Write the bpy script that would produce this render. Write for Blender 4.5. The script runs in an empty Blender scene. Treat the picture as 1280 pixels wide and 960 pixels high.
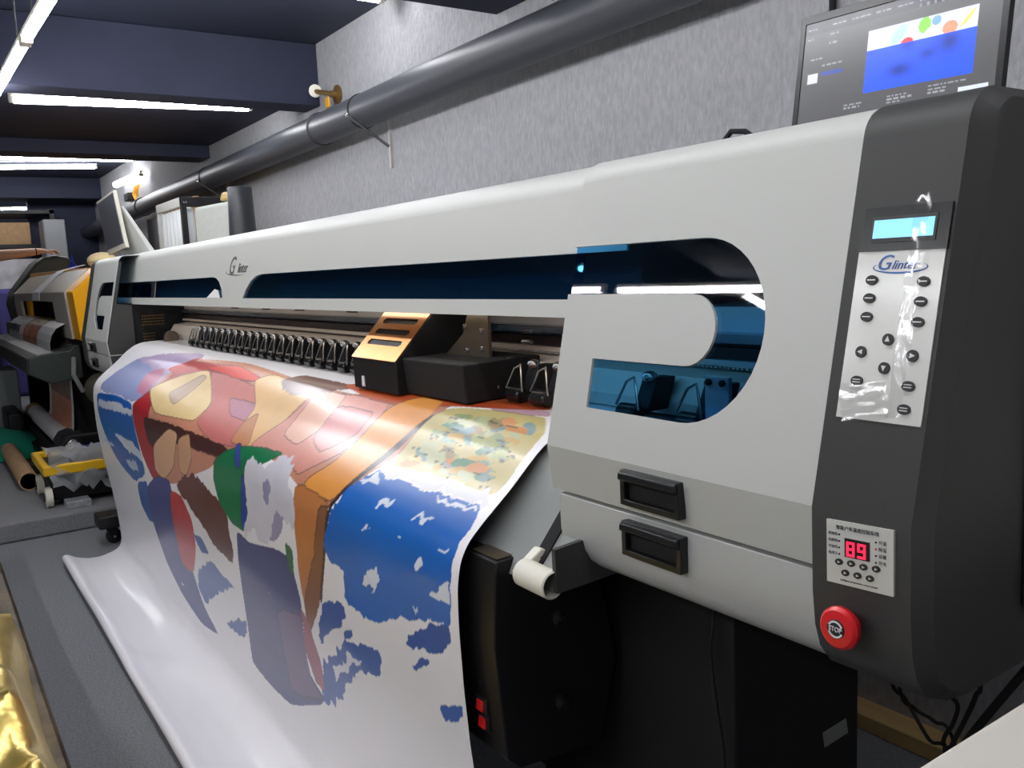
import bpy, bmesh, math, random
import numpy as np
from mathutils import Vector, Matrix
from mathutils.geometry import tessellate_polygon
PI = math.pi
random.seed(7)
SC = bpy.context.scene
COL = SC.collection

# ------------------------------------------------------------------ camera
cam = bpy.data.cameras.new('camera')
cam.sensor_width = 36.0
cam.lens = 36.0 * 1093.25 / 1280.0
cam.clip_start = 0.05
camo = bpy.data.objects.new('camera', cam)
COL.objects.link(camo)
W_ = Vector((-0.8206, 0.5568, -0.1291)); R_ = Vector((0.5655, 0.8235, -0.0443))
W_.normalize(); R_ = (R_ - W_ * R_.dot(W_)).normalized(); U_ = R_.cross(W_)
m = Matrix((R_, U_, -W_)).transposed().to_4x4()
m.translation = Vector((0, 0, 1.24))
camo.matrix_world = m
SC.camera = camo
# ------------------------------------------------------------------ world, exposure
wd = bpy.data.worlds.new('world'); SC.world = wd; wd.use_nodes = True
wd.node_tree.nodes['Background'].inputs[0].default_value = (0.75, 0.8, 0.9, 1)
wd.node_tree.nodes['Background'].inputs[1].default_value = 0.05
SC.view_settings.view_transform = 'Standard'
SC.view_settings.look = 'None'
SC.view_settings.exposure = 0.8
SC.view_settings.gamma = 1.0
SC.view_settings.use_curve_mapping = False
try:
    SC.cycles.use_denoising = True
    SC.cycles.max_bounces = 8
    SC.cycles.transparent_max_bounces = 12
    SC.cycles.sample_clamp_indirect = 6.0
except Exception:
    pass
LAMP = 30.0      # radiance of the LED tubes

# ------------------------------------------------------------------ materials
def lin(c):
    return tuple(((v/255.0)/12.92 if v/255.0 <= 0.04045 else ((v/255.0+0.055)/1.055)**2.4) for v in c)
MATS = {}
def mat(name, rgb, rough=0.5, metal=0.0, bump=0.0, bscale=80.0, var=0.0, vscale=6.0, stretch=None, spec=0.5, emit=None, coat=0.0):
    if name in MATS: return MATS[name]
    M = bpy.data.materials.new(name); M.use_nodes = True
    nt = M.node_tree; b = nt.nodes['Principled BSDF']
    c = lin(rgb)
    b.inputs['Base Color'].default_value = (*c, 1)
    b.inputs['Roughness'].default_value = rough
    b.inputs['Metallic'].default_value = metal
    b.inputs['Specular IOR Level'].default_value = spec
    b.inputs['Coat Weight'].default_value = coat
    b.inputs['Coat Roughness'].default_value = 0.12
    if emit:
        b.inputs['Emission Color'].default_value = (*lin(emit[0]), 1)
        b.inputs['Emission Strength'].default_value = emit[1]
    if bump or var:
        g = nt.nodes.new('ShaderNodeNewGeometry')
        mp = nt.nodes.new('ShaderNodeMapping')
        nt.links.new(g.outputs['Position'], mp.inputs['Vector'])
        if stretch: mp.inputs['Scale'].default_value = stretch
    if bump:
        n = nt.nodes.new('ShaderNodeTexNoise'); n.inputs['Scale'].default_value = bscale; n.inputs['Detail'].default_value = 4
        nt.links.new(mp.outputs[0], n.inputs['Vector'])
        bp = nt.nodes.new('ShaderNodeBump'); bp.inputs['Strength'].default_value = bump; bp.inputs['Distance'].default_value = 0.01
        nt.links.new(n.outputs[0], bp.inputs['Height']); nt.links.new(bp.outputs[0], b.inputs['Normal'])
    if var:
        n2 = nt.nodes.new('ShaderNodeTexNoise'); n2.inputs['Scale'].default_value = vscale; n2.inputs['Detail'].default_value = 5
        nt.links.new(mp.outputs[0], n2.inputs['Vector'])
        r = nt.nodes.new('ShaderNodeValToRGB')
        r.color_ramp.elements[0].position = 0.3; r.color_ramp.elements[1].position = 0.7
        r.color_ramp.elements[0].color = (*[v*(1-var) for v in c], 1)
        r.color_ramp.elements[1].color = (*[min(1, v*(1+var)) for v in c], 1)
        nt.links.new(n2.outputs[0], r.inputs[0]); nt.links.new(r.outputs[0], b.inputs['Base Color'])
    MATS[name] = M
    return M
def mat_glass(name, tint, gloss=(1, 1, 1), f0=0.04, rough=0.02, amount=1.0):
    M = bpy.data.materials.new(name); M.use_nodes = True; nt = M.node_tree
    for n in list(nt.nodes): nt.nodes.remove(n)
    out = nt.nodes.new('ShaderNodeOutputMaterial'); mx = nt.nodes.new('ShaderNodeMixShader')
    t = nt.nodes.new('ShaderNodeBsdfTransparent'); t.inputs[0].default_value = (*tint, 1)
    g = nt.nodes.new('ShaderNodeBsdfGlossy'); g.inputs[0].default_value = (*gloss, 1); g.inputs['Roughness'].default_value = rough
    f = nt.nodes.new('ShaderNodeFresnel'); f.inputs[0].default_value = 1.5
    ml = nt.nodes.new('ShaderNodeMath'); ml.operation = 'MULTIPLY'; ml.inputs[1].default_value = amount
    gb = nt.nodes.new('ShaderNodeNewGeometry'); iv = nt.nodes.new('ShaderNodeMath'); iv.operation = 'SUBTRACT'; iv.inputs[0].default_value = 1.0
    nt.links.new(gb.outputs['Backfacing'], iv.inputs[1]); m2 = nt.nodes.new('ShaderNodeMath'); m2.operation = 'MULTIPLY'   # mirror only at the outer skin of a pane
    nt.links.new(f.outputs[0], ml.inputs[0]); nt.links.new(ml.outputs[0], m2.inputs[0]); nt.links.new(iv.outputs[0], m2.inputs[1]); nt.links.new(m2.outputs[0], mx.inputs[0])
    nt.links.new(t.outputs[0], mx.inputs[1]); nt.links.new(g.outputs[0], mx.inputs[2]); nt.links.new(mx.outputs[0], out.inputs[0])
    MATS[name] = M
    return M
def mat_attr(name, rough=0.3, emit=0.0, coat=0.0, spec=0.5, bump=0.0):
    M = bpy.data.materials.new(name); M.use_nodes = True; nt = M.node_tree; b = nt.nodes['Principled BSDF']
    a = nt.nodes.new('ShaderNodeVertexColor'); a.layer_name = 'ink'
    nt.links.new(a.outputs[0], b.inputs['Base Color'])
    b.inputs['Roughness'].default_value = rough; b.inputs['Coat Weight'].default_value = coat
    b.inputs['Coat Roughness'].default_value = 0.15; b.inputs['Specular IOR Level'].default_value = spec
    if emit:
        nt.links.new(a.outputs[0], b.inputs['Emission Color']); b.inputs['Emission Strength'].default_value = emit
    if bump:
        g = nt.nodes.new('ShaderNodeNewGeometry'); n = nt.nodes.new('ShaderNodeTexNoise'); n.inputs['Scale'].default_value = 5
        nt.links.new(g.outputs['Position'], n.inputs['Vector'])
        bp = nt.nodes.new('ShaderNodeBump'); bp.inputs['Strength'].default_value = bump; bp.inputs['Distance'].default_value = 0.02
        nt.links.new(n.outputs[0], bp.inputs['Height']); nt.links.new(bp.outputs[0], b.inputs['Normal'])
    MATS[name] = M
    return M

m_wall = mat('grey_stucco', (170, 170, 173), 0.9, bump=0.8, bscale=40, var=0.13, vscale=34, stretch=(2.2, 1, 0.8))
m_ceil = mat('navy_ceiling_paint', (44, 48, 70), 0.75, bump=0.15, bscale=12, var=0.12, vscale=3)
m_carpet = mat('grey_carpet', (128, 130, 134), 0.95, bump=0.6, bscale=320, var=0.2, vscale=130)
m_carpet2 = mat('grey_carpet_step', (136, 136, 138), 0.95, bump=0.6, bscale=320, var=0.15, vscale=110)
m_shell = mat('light_grey_powder_coat', (196, 197, 192), 0.42, bump=0.05, bscale=500, spec=0.4)
m_door = mat('grey_door_coat', (186, 187, 184), 0.38, bump=0.05, bscale=500, spec=0.4)
m_dark = mat('charcoal_powder_coat', (66, 66, 65), 0.5, bump=0.08, bscale=600, spec=0.35)
m_black = mat('black_metal', (30, 30, 32), 0.45, bump=0.05, bscale=400, spec=0.35)
m_matte = mat('matte_black', (17, 17, 20), 0.8)
m_unlit = mat('dark_liner', (32, 25, 30), 0.8)  # near-black that paints the unlit space behind the beam windows
m_dry = mat('satin_black', (24, 24, 26), 0.4, spec=.35)
m_plas = mat('black_plastic', (28, 29, 30), 0.28, spec=0.45)
m_alu = mat('aluminium_rail', (205, 198, 194), 0.4, 0.1, var=0.06, vscale=4)
m_tan = mat('tan_rail_cover', (212, 200, 188), 0.5)
m_plate = mat('brushed_steel_plate', (150, 153, 150), 0.42, 0.35)
m_louvre_glow = mat('champagne_metal', (205, 140, 75), 0.28, 0.85)  # orange reflected from the print is put into this metal colour
m_brown = mat('bronze_bracket', (120, 108, 92), 0.4, 0.7)
m_belt = mat('dark_belt', (48, 36, 36), 0.5)
m_white = mat('white_plastic', (236, 232, 216), 0.4)
m_whitep = mat('white_paper', (235, 234, 236), 0.55)
m_key = mat('keypad_film', (212, 212, 206), 0.25, coat=0.4)
m_red = mat('red_plastic', (225, 32, 40), 0.3, coat=0.3)
m_blue_ink = mat('blue_logo_ink', (52, 98, 165), 0.4)
m_grey_ink = mat('grey_logo_ink', (95, 95, 98), 0.4)
m_black_ink = mat('black_ink', (40, 40, 42), 0.5)
m_yellow = mat('amber_plastic', (248, 176, 22), 0.35)
m_dolive = mat('dark_green_plastic', (52, 60, 56), 0.45)
m_card = mat('brown_cardboard', (186, 150, 110), 0.8, var=0.12, vscale=20)
m_wood = mat('pine_wood', (214, 178, 128), 0.6, var=0.15, vscale=10, stretch=(1, 1, 0.15))
m_plank = mat('pale_pine_plank', (206, 172, 112), 0.6, var=0.18, vscale=14, stretch=(0.12, 1, 1))
m_pipe = mat('dark_grey_pvc', (70, 72, 78), 0.45)
m_pipe2 = mat('pipe_coupling', (58, 60, 66), 0.5)
m_steel = mat('bright_steel', (190, 190, 190), 0.25, 0.9)
m_brass = mat('brass', (150, 120, 70), 0.4, 0.7)
m_skin = mat('skin', (214, 168, 138), 0.55)
m_shirt = mat('plum_shirt', (92, 78, 108), 0.85)
m_trous = mat('dark_trousers', (40, 42, 52), 0.85)
m_hair = mat('black_hair', (22, 20, 20), 0.6)
m_tube = mat('led_tube', (255, 255, 255), 0.4, emit=((250, 251, 255), LAMP))
m_tube2 = mat('dim_led_tube', (255, 255, 255), 0.4, emit=((250, 251, 255), 4.0))
m_added_strip = mat('led_strip', (255, 250, 240), 0.4, emit=((255, 240, 222), 3.5))  # glow of the strip added inside the beam
m_lcd = mat('lcd_backlight', (120, 200, 240), 0.2, emit=((140, 212, 250), 0.5))
m_led = mat('red_led', (255, 30, 60), 0.3, emit=((255, 40, 78), .85))
m_tint = mat_glass('blue_tinted_acrylic', (0.30, 0.66, 0.94), amount=1.0)
m_film = mat_glass('clear_film', (0.93, 0.93, 0.93), rough=0.12, amount=2.2)
m_bag = mat_glass('bag_film', (0.86, 0.87, 0.88), rough=0.2, amount=1.3)
_nt = m_bag.node_tree; _o = [n for n in _nt.nodes if n.type == 'OUTPUT_MATERIAL'][0]; _m = _o.inputs[0].links[0].from_node
_d = _nt.nodes.new('ShaderNodeBsdfDiffuse'); _d.inputs[0].default_value = (.8, .82, .84, 1); _x = _nt.nodes.new('ShaderNodeMixShader'); _x.inputs[0].default_value = .28
_nt.links.new(_m.outputs[0], _x.inputs[1]); _nt.links.new(_d.outputs[0], _x.inputs[2]); _nt.links.new(_x.outputs[0], _o.inputs[0])
m_goldf = mat('gold_film', (226, 198, 112), 0.28, 0.8, bump=0.55, bscale=11, var=0.1, vscale=5)
m_bronz = mat('bronze_film', (80, 64, 34), 0.36, 0.75, bump=0.3, bscale=14, var=0.85, vscale=6)
m_green = mat('teal_cloth', (10, 140, 112), 0.85)
m_print = mat_attr('printed_vinyl', rough=0.34, coat=0.35, spec=0.45)
m_screen = mat_attr('laptop_picture', rough=0.25, emit=0.36)

# ------------------------------------------------------------------ mesh helpers
class MB:
    def __init__(s): s.v = []; s.f = []
    def add(s, v, f):
        b = len(s.v); s.v += [tuple(p) for p in v]; s.f += [tuple(i+b for i in q) for q in f]; return s
    def box(s, x0, x1, y0, y1, z0, z1):
        return s.add([(x, y, z) for z in (z0, z1) for y in (y0, y1) for x in (x0, x1)],
                     [(0, 2, 3, 1), (4, 5, 7, 6), (0, 1, 5, 4), (2, 6, 7, 3), (0, 4, 6, 2), (1, 3, 7, 5)])
    def hexa(s, P):   # 8 points: bottom 4 then top 4, both in ring order
        return s.add(P, [(3, 2, 1, 0), (4, 5, 6, 7)] + [(i, (i+1) % 4, (i+1) % 4+4, i+4) for i in range(4)])
    def loft(s, loops, caps=True, closed=True):
        n = len(loops[0]); v = [p for l in loops for p in l]; f = []
        for a in range(len(loops)-1):
            for i in range(n if closed else n-1):
                j = (i+1) % n
                f.append((a*n+i, a*n+j, (a+1)*n+j, (a+1)*n+i))
        if caps and closed:
            f.append(tuple(range(n))[::-1]); f.append(tuple((len(loops)-1)*n+i for i in range(n)))
        return s.add(v, f)
    def prism_x(s, yz, x0, x1): return s.loft([[(x, y, z) for y, z in yz] for x in (x0, x1)])
    def prism_y(s, xz, y0, y1): return s.loft([[(x, y, z) for x, z in xz] for y in (y0, y1)])
    def prism_z(s, xy, z0, z1): return s.loft([[(x, y, z) for x, y in xy] for z in (z0, z1)])
    def cyl(s, p0, p1, r, n=16, r1=None, caps=True):
        return s.tube([p0, p1], r, n, radii=[r, r if r1 is None else r1], caps=caps)
    def tube(s, path, r, n=8, radii=None, caps=True):
        path = [Vector(p) for p in path]; loops = []; prev = None
        for i, p in enumerate(path):
            t = (path[min(i+1, len(path)-1)] - path[max(i-1, 0)]).normalized()
            a = prev if prev is not None else (Vector((0, 0, 1)) if abs(t.z) < 0.9 else Vector((1, 0, 0)))
            a = (a - t*a.dot(t)).normalized(); prev = a; b = t.cross(a)
            rr = radii[i] if radii else r
            loops.append([p + (a*math.cos(2*PI*k/n) + b*math.sin(2*PI*k/n))*rr for k in range(n)])
        return s.loft(loops, caps)
    def lathe(s, prof, c, axis, n=24):   # prof: (radius, height along axis)
        ax = Vector(axis).normalized(); a = Vector((0, 0, 1)) if abs(ax.z) < 0.9 else Vector((1, 0, 0))
        a = (a - ax*a.dot(ax)).normalized(); b = ax.cross(a); c = Vector(c)
        return s.loft([[c + ax*h + (a*math.cos(2*PI*k/n) + b*math.sin(2*PI*k/n))*max(r, 1e-5) for k in range(n)] for r, h in prof])
    def ball(s, c, r, nu=16, nv=10):
        c = Vector(c); r = r if hasattr(r, '__len__') else (r, r, r)
        return s.loft([[(c.x+r[0]*math.sin(max(t, .02))*math.cos(2*PI*k/nu), c.y+r[1]*math.sin(max(t, .02))*math.sin(2*PI*k/nu), c.z-r[2]*math.cos(t)) for k in range(nu)]
                       for t in [min(PI-.02, PI*i/nv) for i in range(nv+1)]])
    def plate(s, loops, front, back):   # 2-D loops (outline, holes...) mapped to two skins
        flat = [p for l in loops for p in l]; n = len(flat)
        tris = tessellate_polygon([[Vector((p[0], p[1], 0)) for p in l] for l in loops])
        v = [front(*p) for p in flat] + [back(*p) for p in flat]
        f = [tuple(t) for t in tris] + [tuple(i+n for i in t)[::-1] for t in tris]
        b = 0
        for l in loops:
            k = len(l)
            for i in range(k):
                j = (i+1) % k; f.append((b+i, b+j, b+j+n, b+i+n))
            b += k
        return s.add(v, f)
    def grid(s, P):   # P[i][j] points
        n = len(P[0])
        return s.add([q for r in P for q in r], [(i*n+j, i*n+j+1, (i+1)*n+j+1, (i+1)*n+j) for i in range(len(P)-1) for j in range(n-1)])
    def build(s, name, material, parent=None, bevel=0, smooth=35, seg=2, solid=0):
        v = np.array(s.v, float); c = (v.min(0)+v.max(0))/2
        if parent is None: c[2] = v[:, 2].min()
        me = bpy.data.meshes.new(name)
        me.from_pydata([tuple(p) for p in (v-c)], [], s.f)
        bm = bmesh.new(); bm.from_mesh(me); bmesh.ops.recalc_face_normals(bm, faces=bm.faces); bm.to_mesh(me); bm.free()
        return link(name, me, material, parent, Vector(c), bevel, smooth, seg, solid)
WL = {}
def link(name, me, material, parent, loc, bevel=0, smooth=35, seg=2, solid=0):
    o = bpy.data.objects.new(name, me); COL.objects.link(o)
    me.materials.append(material)
    if smooth:
        me.polygons.foreach_set('use_smooth', [True]*len(me.polygons))
        me.set_sharp_from_angle(angle=math.radians(smooth))
    WL[o.name] = Vector(loc)
    if parent is not None:
        o.parent = parent; o.location = Vector(loc) - WL[parent.name]
    else: o.location = loc
    if bevel:
        b = o.modifiers.new('bevel', 'BEVEL'); b.width = bevel; b.segments = seg; b.limit_method = 'ANGLE'; b.angle_limit = math.radians(40); b.harden_normals = False
    if solid:
        b = o.modifiers.new('solid', 'SOLIDIFY'); b.thickness = solid
    return o
def thing(name, label, cat, loc=(0, 0, 0), group=None):
    o = bpy.data.objects.new(name, None); COL.objects.link(o); o.location = loc; o.empty_display_size = 0.1
    WL[o.name] = Vector(loc); o['label'] = label; o['category'] = cat
    if group: o['group'] = group
    return o
def tag(o, label, cat, group=None):
    o['label'] = label; o['category'] = cat
    if group: o['group'] = group
    return o
def struct(o): o['kind'] = 'structure'; return o
def B(name, material, parent, x0, x1, y0, y1, z0, z1, bevel=0.0, **k):
    return MB().box(x0, x1, y0, y1, z0, z1).build(name, material, parent, bevel, **k)
def copy_tree(o, loc, parent=None, base=None):
    r = o.copy(); COL.objects.link(r)
    if parent is not None: r.parent = parent
    r.location = loc
    for ch in list(o.children):
        c = ch.copy(); COL.objects.link(c); c.parent = r
        for g in list(ch.children):
            d = g.copy(); COL.objects.link(d); d.parent = c
    return r
def text(name, body, size, origin, xdir, ydir, material, parent, shear=0.0, ext=0.0004, align='CENTER', xs=1.0):
    cu = bpy.data.curves.new(name, 'FONT'); cu.body = body; cu.size = size; cu.shear = shear; cu.extrude = ext
    cu.align_x = align; cu.align_y = 'CENTER'; cu.resolution_u = 3
    t = bpy.data.objects.new(name, cu); COL.objects.link(t)
    bpy.context.view_layer.update()
    me = bpy.data.meshes.new_from_object(t.evaluated_get(bpy.context.evaluated_depsgraph_get()))
    bpy.data.objects.remove(t)
    X = Vector(xdir).normalized(); Y = Vector(ydir).normalized(); Y = (Y - X*Y.dot(X)).normalized(); Z = X.cross(Y)
    M = Matrix((X*xs, Y, Z)).transposed().to_4x4()
    me.transform(M); me.name = name
    return link(name, me, material, parent, Vector(origin), smooth=0)

# 2-D colour fields (flat print): polygons painted into a point colour attribute
def hash2(ix, iy):
    n = (ix*374761393 + iy*668265263) & 0x7fffffff
    n = ((n ^ (n >> 13))*1274126177) & 0x7fffffff
    return ((n ^ (n >> 16)) & 0xffff)/65535.0
def vnoise(x, y):
    ix = np.floor(x).astype(np.int64); iy = np.floor(y).astype(np.int64); fx = x-ix; fy = y-iy
    fx = fx*fx*(3-2*fx); fy = fy*fy*(3-2*fy)
    a = hash2(ix, iy); b = hash2(ix+1, iy); c = hash2(ix, iy+1); d = hash2(ix+1, iy+1)
    return (a*(1-fx)+b*fx)*(1-fy)+(c*(1-fx)+d*fx)*fy - 0.5
def inpoly(x, y, P):
    c = np.zeros(x.shape, bool); n = len(P)
    for i in range(n):
        x0, y0 = P[i]; x1, y1 = P[(i+1) % n]
        if y0 == y1: continue
        c ^= ((y0 > y) != (y1 > y)) & (x < (x1-x0)*(y-y0)/(y1-y0)+x0)
    return c
def grid_mesh(name, pts, cols):
    ns, nx = pts.shape[:2]
    me = bpy.data.meshes.new(name)
    me.vertices.add(ns*nx); me.vertices.foreach_set('co', pts.reshape(-1).astype(np.float32))
    i = np.arange(ns*nx).reshape(ns, nx)
    q = np.stack([i[:-1, :-1], i[:-1, 1:], i[1:, 1:], i[1:, :-1]], -1).reshape(-1, 4)
    me.loops.add(q.size); me.loops.foreach_set('vertex_index', q.reshape(-1).astype(np.int32))
    me.polygons.add(len(q)); me.polygons.foreach_set('loop_start', np.arange(0, q.size, 4, dtype=np.int32))
    me.update(calc_edges=True)
    ca = me.color_attributes.new('ink', 'FLOAT_COLOR', 'POINT')
    c4 = np.ones((ns*nx, 4), np.float32); c4[:, :3] = cols.reshape(-1, 3)
    ca.data.foreach_set('color', c4.reshape(-1))
    me.validate()
    return me
# ------------------------------------------------------------------ the room
WY = 2.02
struct(B('wall_back', m_wall, None, -14.6, 3.0, WY, WY+0.12, 0, 2.62))
struct(B('wall_front', m_wall, None, -14.6, 3.0, -5.3, -5.2, 0, 2.62))
struct(B('wall_left', m_ceil, None, -14.7, -14.6, -5.3, WY+0.12, 0, 2.62))
struct(B('wall_right', m_wall, None, 3.0, 3.1, -5.3, WY+0.12, 0, 2.62))
struct(B('floor', m_carpet, None, -14.6, 3.0, -5.2, WY, -0.1, 0))
struct(B('floor_platform', m_carpet2, None, -14.6, -4.93, -5.2, WY, 0.0, 0.1, 0.012))
struct(B('ceiling', m_ceil, None, -14.6, 3.0, -5.2, WY, 2.535, 2.635))
struct(B('ceiling_slab', m_ceil, None, -6.96, -4.98, -5.2, WY, 2.285, 2.535))
for x0, x1, z in ((-2.97, -2.5, 2.235), (-4.98, -4.77, 2.2), (-7.25, -6.96, 2.195), (-12.0, -11.5, 2.3)):
    struct(B('ceiling_beam', m_ceil, None, x0, x1, -5.2, WY, z, 2.535 if x0 != -4.98 else 2.534, 0.004))
struct(B('wall_partition', m_ceil, None, -12.12, -12.0, 1.28, WY, 0, 2.535))
struct(B('baseboard_back', m_plank, None, -4.0, 2.9, 1.94, WY, 0, 0.045, 0.004))

# ------------------------------------------------------------------ LED tube lamps
def lamp(p0, p1, label, drop=0.0, group=None, rad=.018, TM=None):
    p0 = Vector(p0); p1 = Vector(p1); d = (p1-p0).normalized(); mid = (p0+p1)/2
    t = thing('tube_lamp', label, 'lamp', mid, group)
    s = d.cross(Vector((0, 0, 1))).normalized()
    def bar(name, a, b, w, z0, z1, M, bev=0.004):
        A = p0 + d*a; Bq = p0 + d*b
        P = [A-s*w, Bq-s*w, Bq+s*w, A+s*w]
        return MB().hexa([q+Vector((0, 0, z0)) for q in P]+[q+Vector((0, 0, z1)) for q in P]).build(name, M, t, bev)
    L = (p1-p0).length
    bar('housing', 0, L, 0.014, 0.014, 0.034, m_white)
    MB().tube([p0+d*0.025, p1-d*0.025], rad, 12).build('tube', TM or m_tube, t)
    bar('end_cap', 0, 0.025, 0.02, -0.018, 0.012, m_white); bar('end_cap', L-0.025, L, 0.02, -0.018, 0.012, m_white)
    if drop:
        for f in (0.15, 0.85):
            q = p0 + d*L*f
            MB().cyl(q+Vector((0, 0, .034)), q+Vector((0, 0, drop)), 0.004, 8).build('hanger', m_steel, t)
    return t
lamp((-5.315, .535, 2.235), (-5.11, 1.747, 2.235), 'nearest crosswise LED tube lamp, alone in the dark ceiling bay at upper left', .045, rad=.023)
lamp((-4.95, .43, 2.155), (-3.76, .455, 2.155), 'LED tube lamp running lengthwise at the upper left corner of the picture, farther half', .37)
lamp((-3.73, .455, 2.155), (-2.53, .49, 2.155), 'LED tube lamp running lengthwise at the upper left corner, nearer half at the frame edge', .37)
lamp((-9.56, .55, 2.49), (-9.45, 2.0, 2.49), 'LED tube lamp over the yellow printer far end, upper of two lamps that nearly touch', .045)
lamp((-10.5, .3, 2.49), (-10.05, 1.75, 2.49), 'LED tube lamp over the yellow printer far end, lower of two lamps that nearly touch', .045)
lamp((-13.15, .6, 2.3), (-12.86, 1.79, 2.3), 'most distant LED tube lamp, low on the ceiling before the dark end wall', .235)
lamp((-3.77, .75, 2.49), (-3.75, 1.93, 2.49), 'LED tube lamp whose tip meets the grey wall at the top edge above the pipe', .045)
wl = lamp((-10.2, 1.94, 2.325), (-8.95, 1.94, 2.295), 'short LED tube lamp fixed on the grey wall above the pipe and white monitor', rad=.034, TM=m_tube2)
off = 'ceiling lamps outside the picture'
for x0, x1, y in ((-4.30, -3.83, -1.50), (-3.75, -2.47, -1.505), (-2.35, -1.15, -1.50), (-1.05, 0.15, -1.50), (0.35, 1.55, -1.50),
                  (-2.5, -1.3, .50), (-1.27, -.07, .51)):
    lamp((x0, y, 2.185), (x1, y+.01, 2.185), 'LED tube lamp out of the picture, part of the workshop ceiling lighting', .345, off)
lamp((.35, 1.72, 2.46), (1.55, 1.72, 2.46), 'LED tube lamp out of the picture, part of the workshop ceiling lighting', .07, off)  # unseen lamp added to light the floor corner behind the printer
lamp((-2.88, -1.53, 2.185), (-2.80, -2.45, 2.185), 'LED tube lamp out of the picture, part of the workshop ceiling lighting', .345, off)
for x in (-6.12, -3.3, -1.9, -.5):  # unseen far row added to throw more light under the beam
    lamp((x, -3.4, 2.46), (x+1.15, -3.4, 2.46), 'LED tube lamp out of the picture, part of the workshop ceiling lighting', .07, off)

# ------------------------------------------------------------------ pipe, bracket, valve
pipe = thing('drain_pipe', 'long dark grey drain pipe running along the grey wall under the ceiling', 'pipe', (-5, 1.9, 2.03))
MB().tube([(1.2, 1.9, 2.035), (-3, 1.9, 2.04), (-7, 1.9, 2.0), (-12.02, 1.9, 1.935)], 0.079, 28).build('pipe_run', m_pipe, pipe)
for x, z in ((-4.5, 2.026), (-8.8, 1.98)):
    MB().lathe([(0.08, 0), (0.087, .004), (0.087, .014), (0.08, .018)], (x, 1.9, z), (1, 0, 0), 28).build('coupling', m_pipe2, pipe)
MB().lathe([(0.08, 0), (0.083, .003), (0.083, .012), (0.08, .015)], (-3.98, 1.9, 2.031), (1, 0, 0), 28).build('strap', m_matte, pipe)
MB().lathe([(0.08, 0), (0.083, .003), (0.083, .012), (0.08, .015)], (-6.6, 1.9, 2.004), (1, 0, 0), 28).build('strap', m_matte, pipe)
for x, z, lb in ((-3.93, 2.0, 'thin steel hanger strut below the pipe strap on the wall, nearer one'), (-6.55, 1.97, 'thin steel hanger strut on the wall behind the black roll, farther one')):
    h = thing('pipe_strut', lb, 'bracket', (x, 2.0, z-.1))
    MB().tube([(x-.01, 1.80, z+.0), (x+.0, 2.005, z-.135)], 0.008, 8).build('strut', m_steel, h)
    MB().box(x-.008, x+.008, 2.008, 2.02, z-.24, z+.02).build('wall_rail', m_alu, h)
    MB().ball((x-.01, 1.80, z), .012, 8, 6).build('bolt', m_steel, h)
v = thing('wall_valve', 'small brass valve with a yellow tag on the wall above the pipe', 'valve', (-4.53, 1.99, 2.2))
MB().lathe([(.045, 0), (.05, .006), (.05, .014), (.02, .02), (.018, .05)], (-4.51, 2.02, 2.215), (0, -1, 0), 20).build('flange', m_brass, v)
MB().tube([(-4.51, 1.98, 2.215), (-4.58, 1.95, 2.235), (-4.66, 1.95, 2.255)], .013, 10).build('stem', m_brass, v)
MB().lathe([(.012, 0), (.034, .004), (.034, .016), (.012, .02)], (-4.66, 1.95, 2.255), (1, -.4, 0), 16).build('knob', m_white, v)
MB().box(-4.55, -4.50, 1.955, 1.962, 2.145, 2.2).build('tag', m_yellow, v, .004)
w = thing('cable_bundle', 'small bundle of yellow wires hanging from a black plug under the wall lamp', 'wires', (-9.6, 1.96, 2.1))
for i in range(4):
    MB().tube([(-9.45+.06*i, 1.98, 2.235), (-9.5+.07*i, 1.96, 2.16), (-9.45+.05*i, 1.97, 2.10+.01*i)], .008, 6).build('wire', m_yellow, w)
MB().box(-9.9, -9.7, 1.95, 2.02, 2.12, 2.2).build('plug', m_black, w, .01)

# ------------------------------------------------------------------ wide format printer
P = thing('wide_format_printer', 'large grey and black wide format printer carrying the printed sheet', 'printer', (-2.8, 1.1, 0))
def FY(z): return 0.735 + 0.2267*(z-0.988)
NF = Vector((0, -1, .2267)).normalized()
def fp(o): return lambda x, z: Vector((x, FY(z), z)) + NF*o
def arc(cx, cz, rx, rz, a0, a1, n=14): return [(cx+rx*math.cos(math.radians(a0+(a1-a0)*i/n)), cz+rz*math.sin(math.radians(a0+(a1-a0)*i/n))) for i in range(n+1)]
def arcprof(y0, z0, th0, r, yb, n=9):   # from the flat top back to the top of the sloping face
    t0 = math.radians(th0); q = [(y0+r*(math.cos(t0)-math.cos(t)), z0+r*(math.sin(t)-math.sin(t0))) for t in [t0+(PI/2-t0)*i/n for i in range(n+1)]]
    return [(yb, q[-1][1])] + q[::-1]
top = arcprof(.81933, 1.36, 12.77, .0375, 1.42); inn = arcprof(.82333, 1.36, 12.77, .0335, 1.42)
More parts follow.
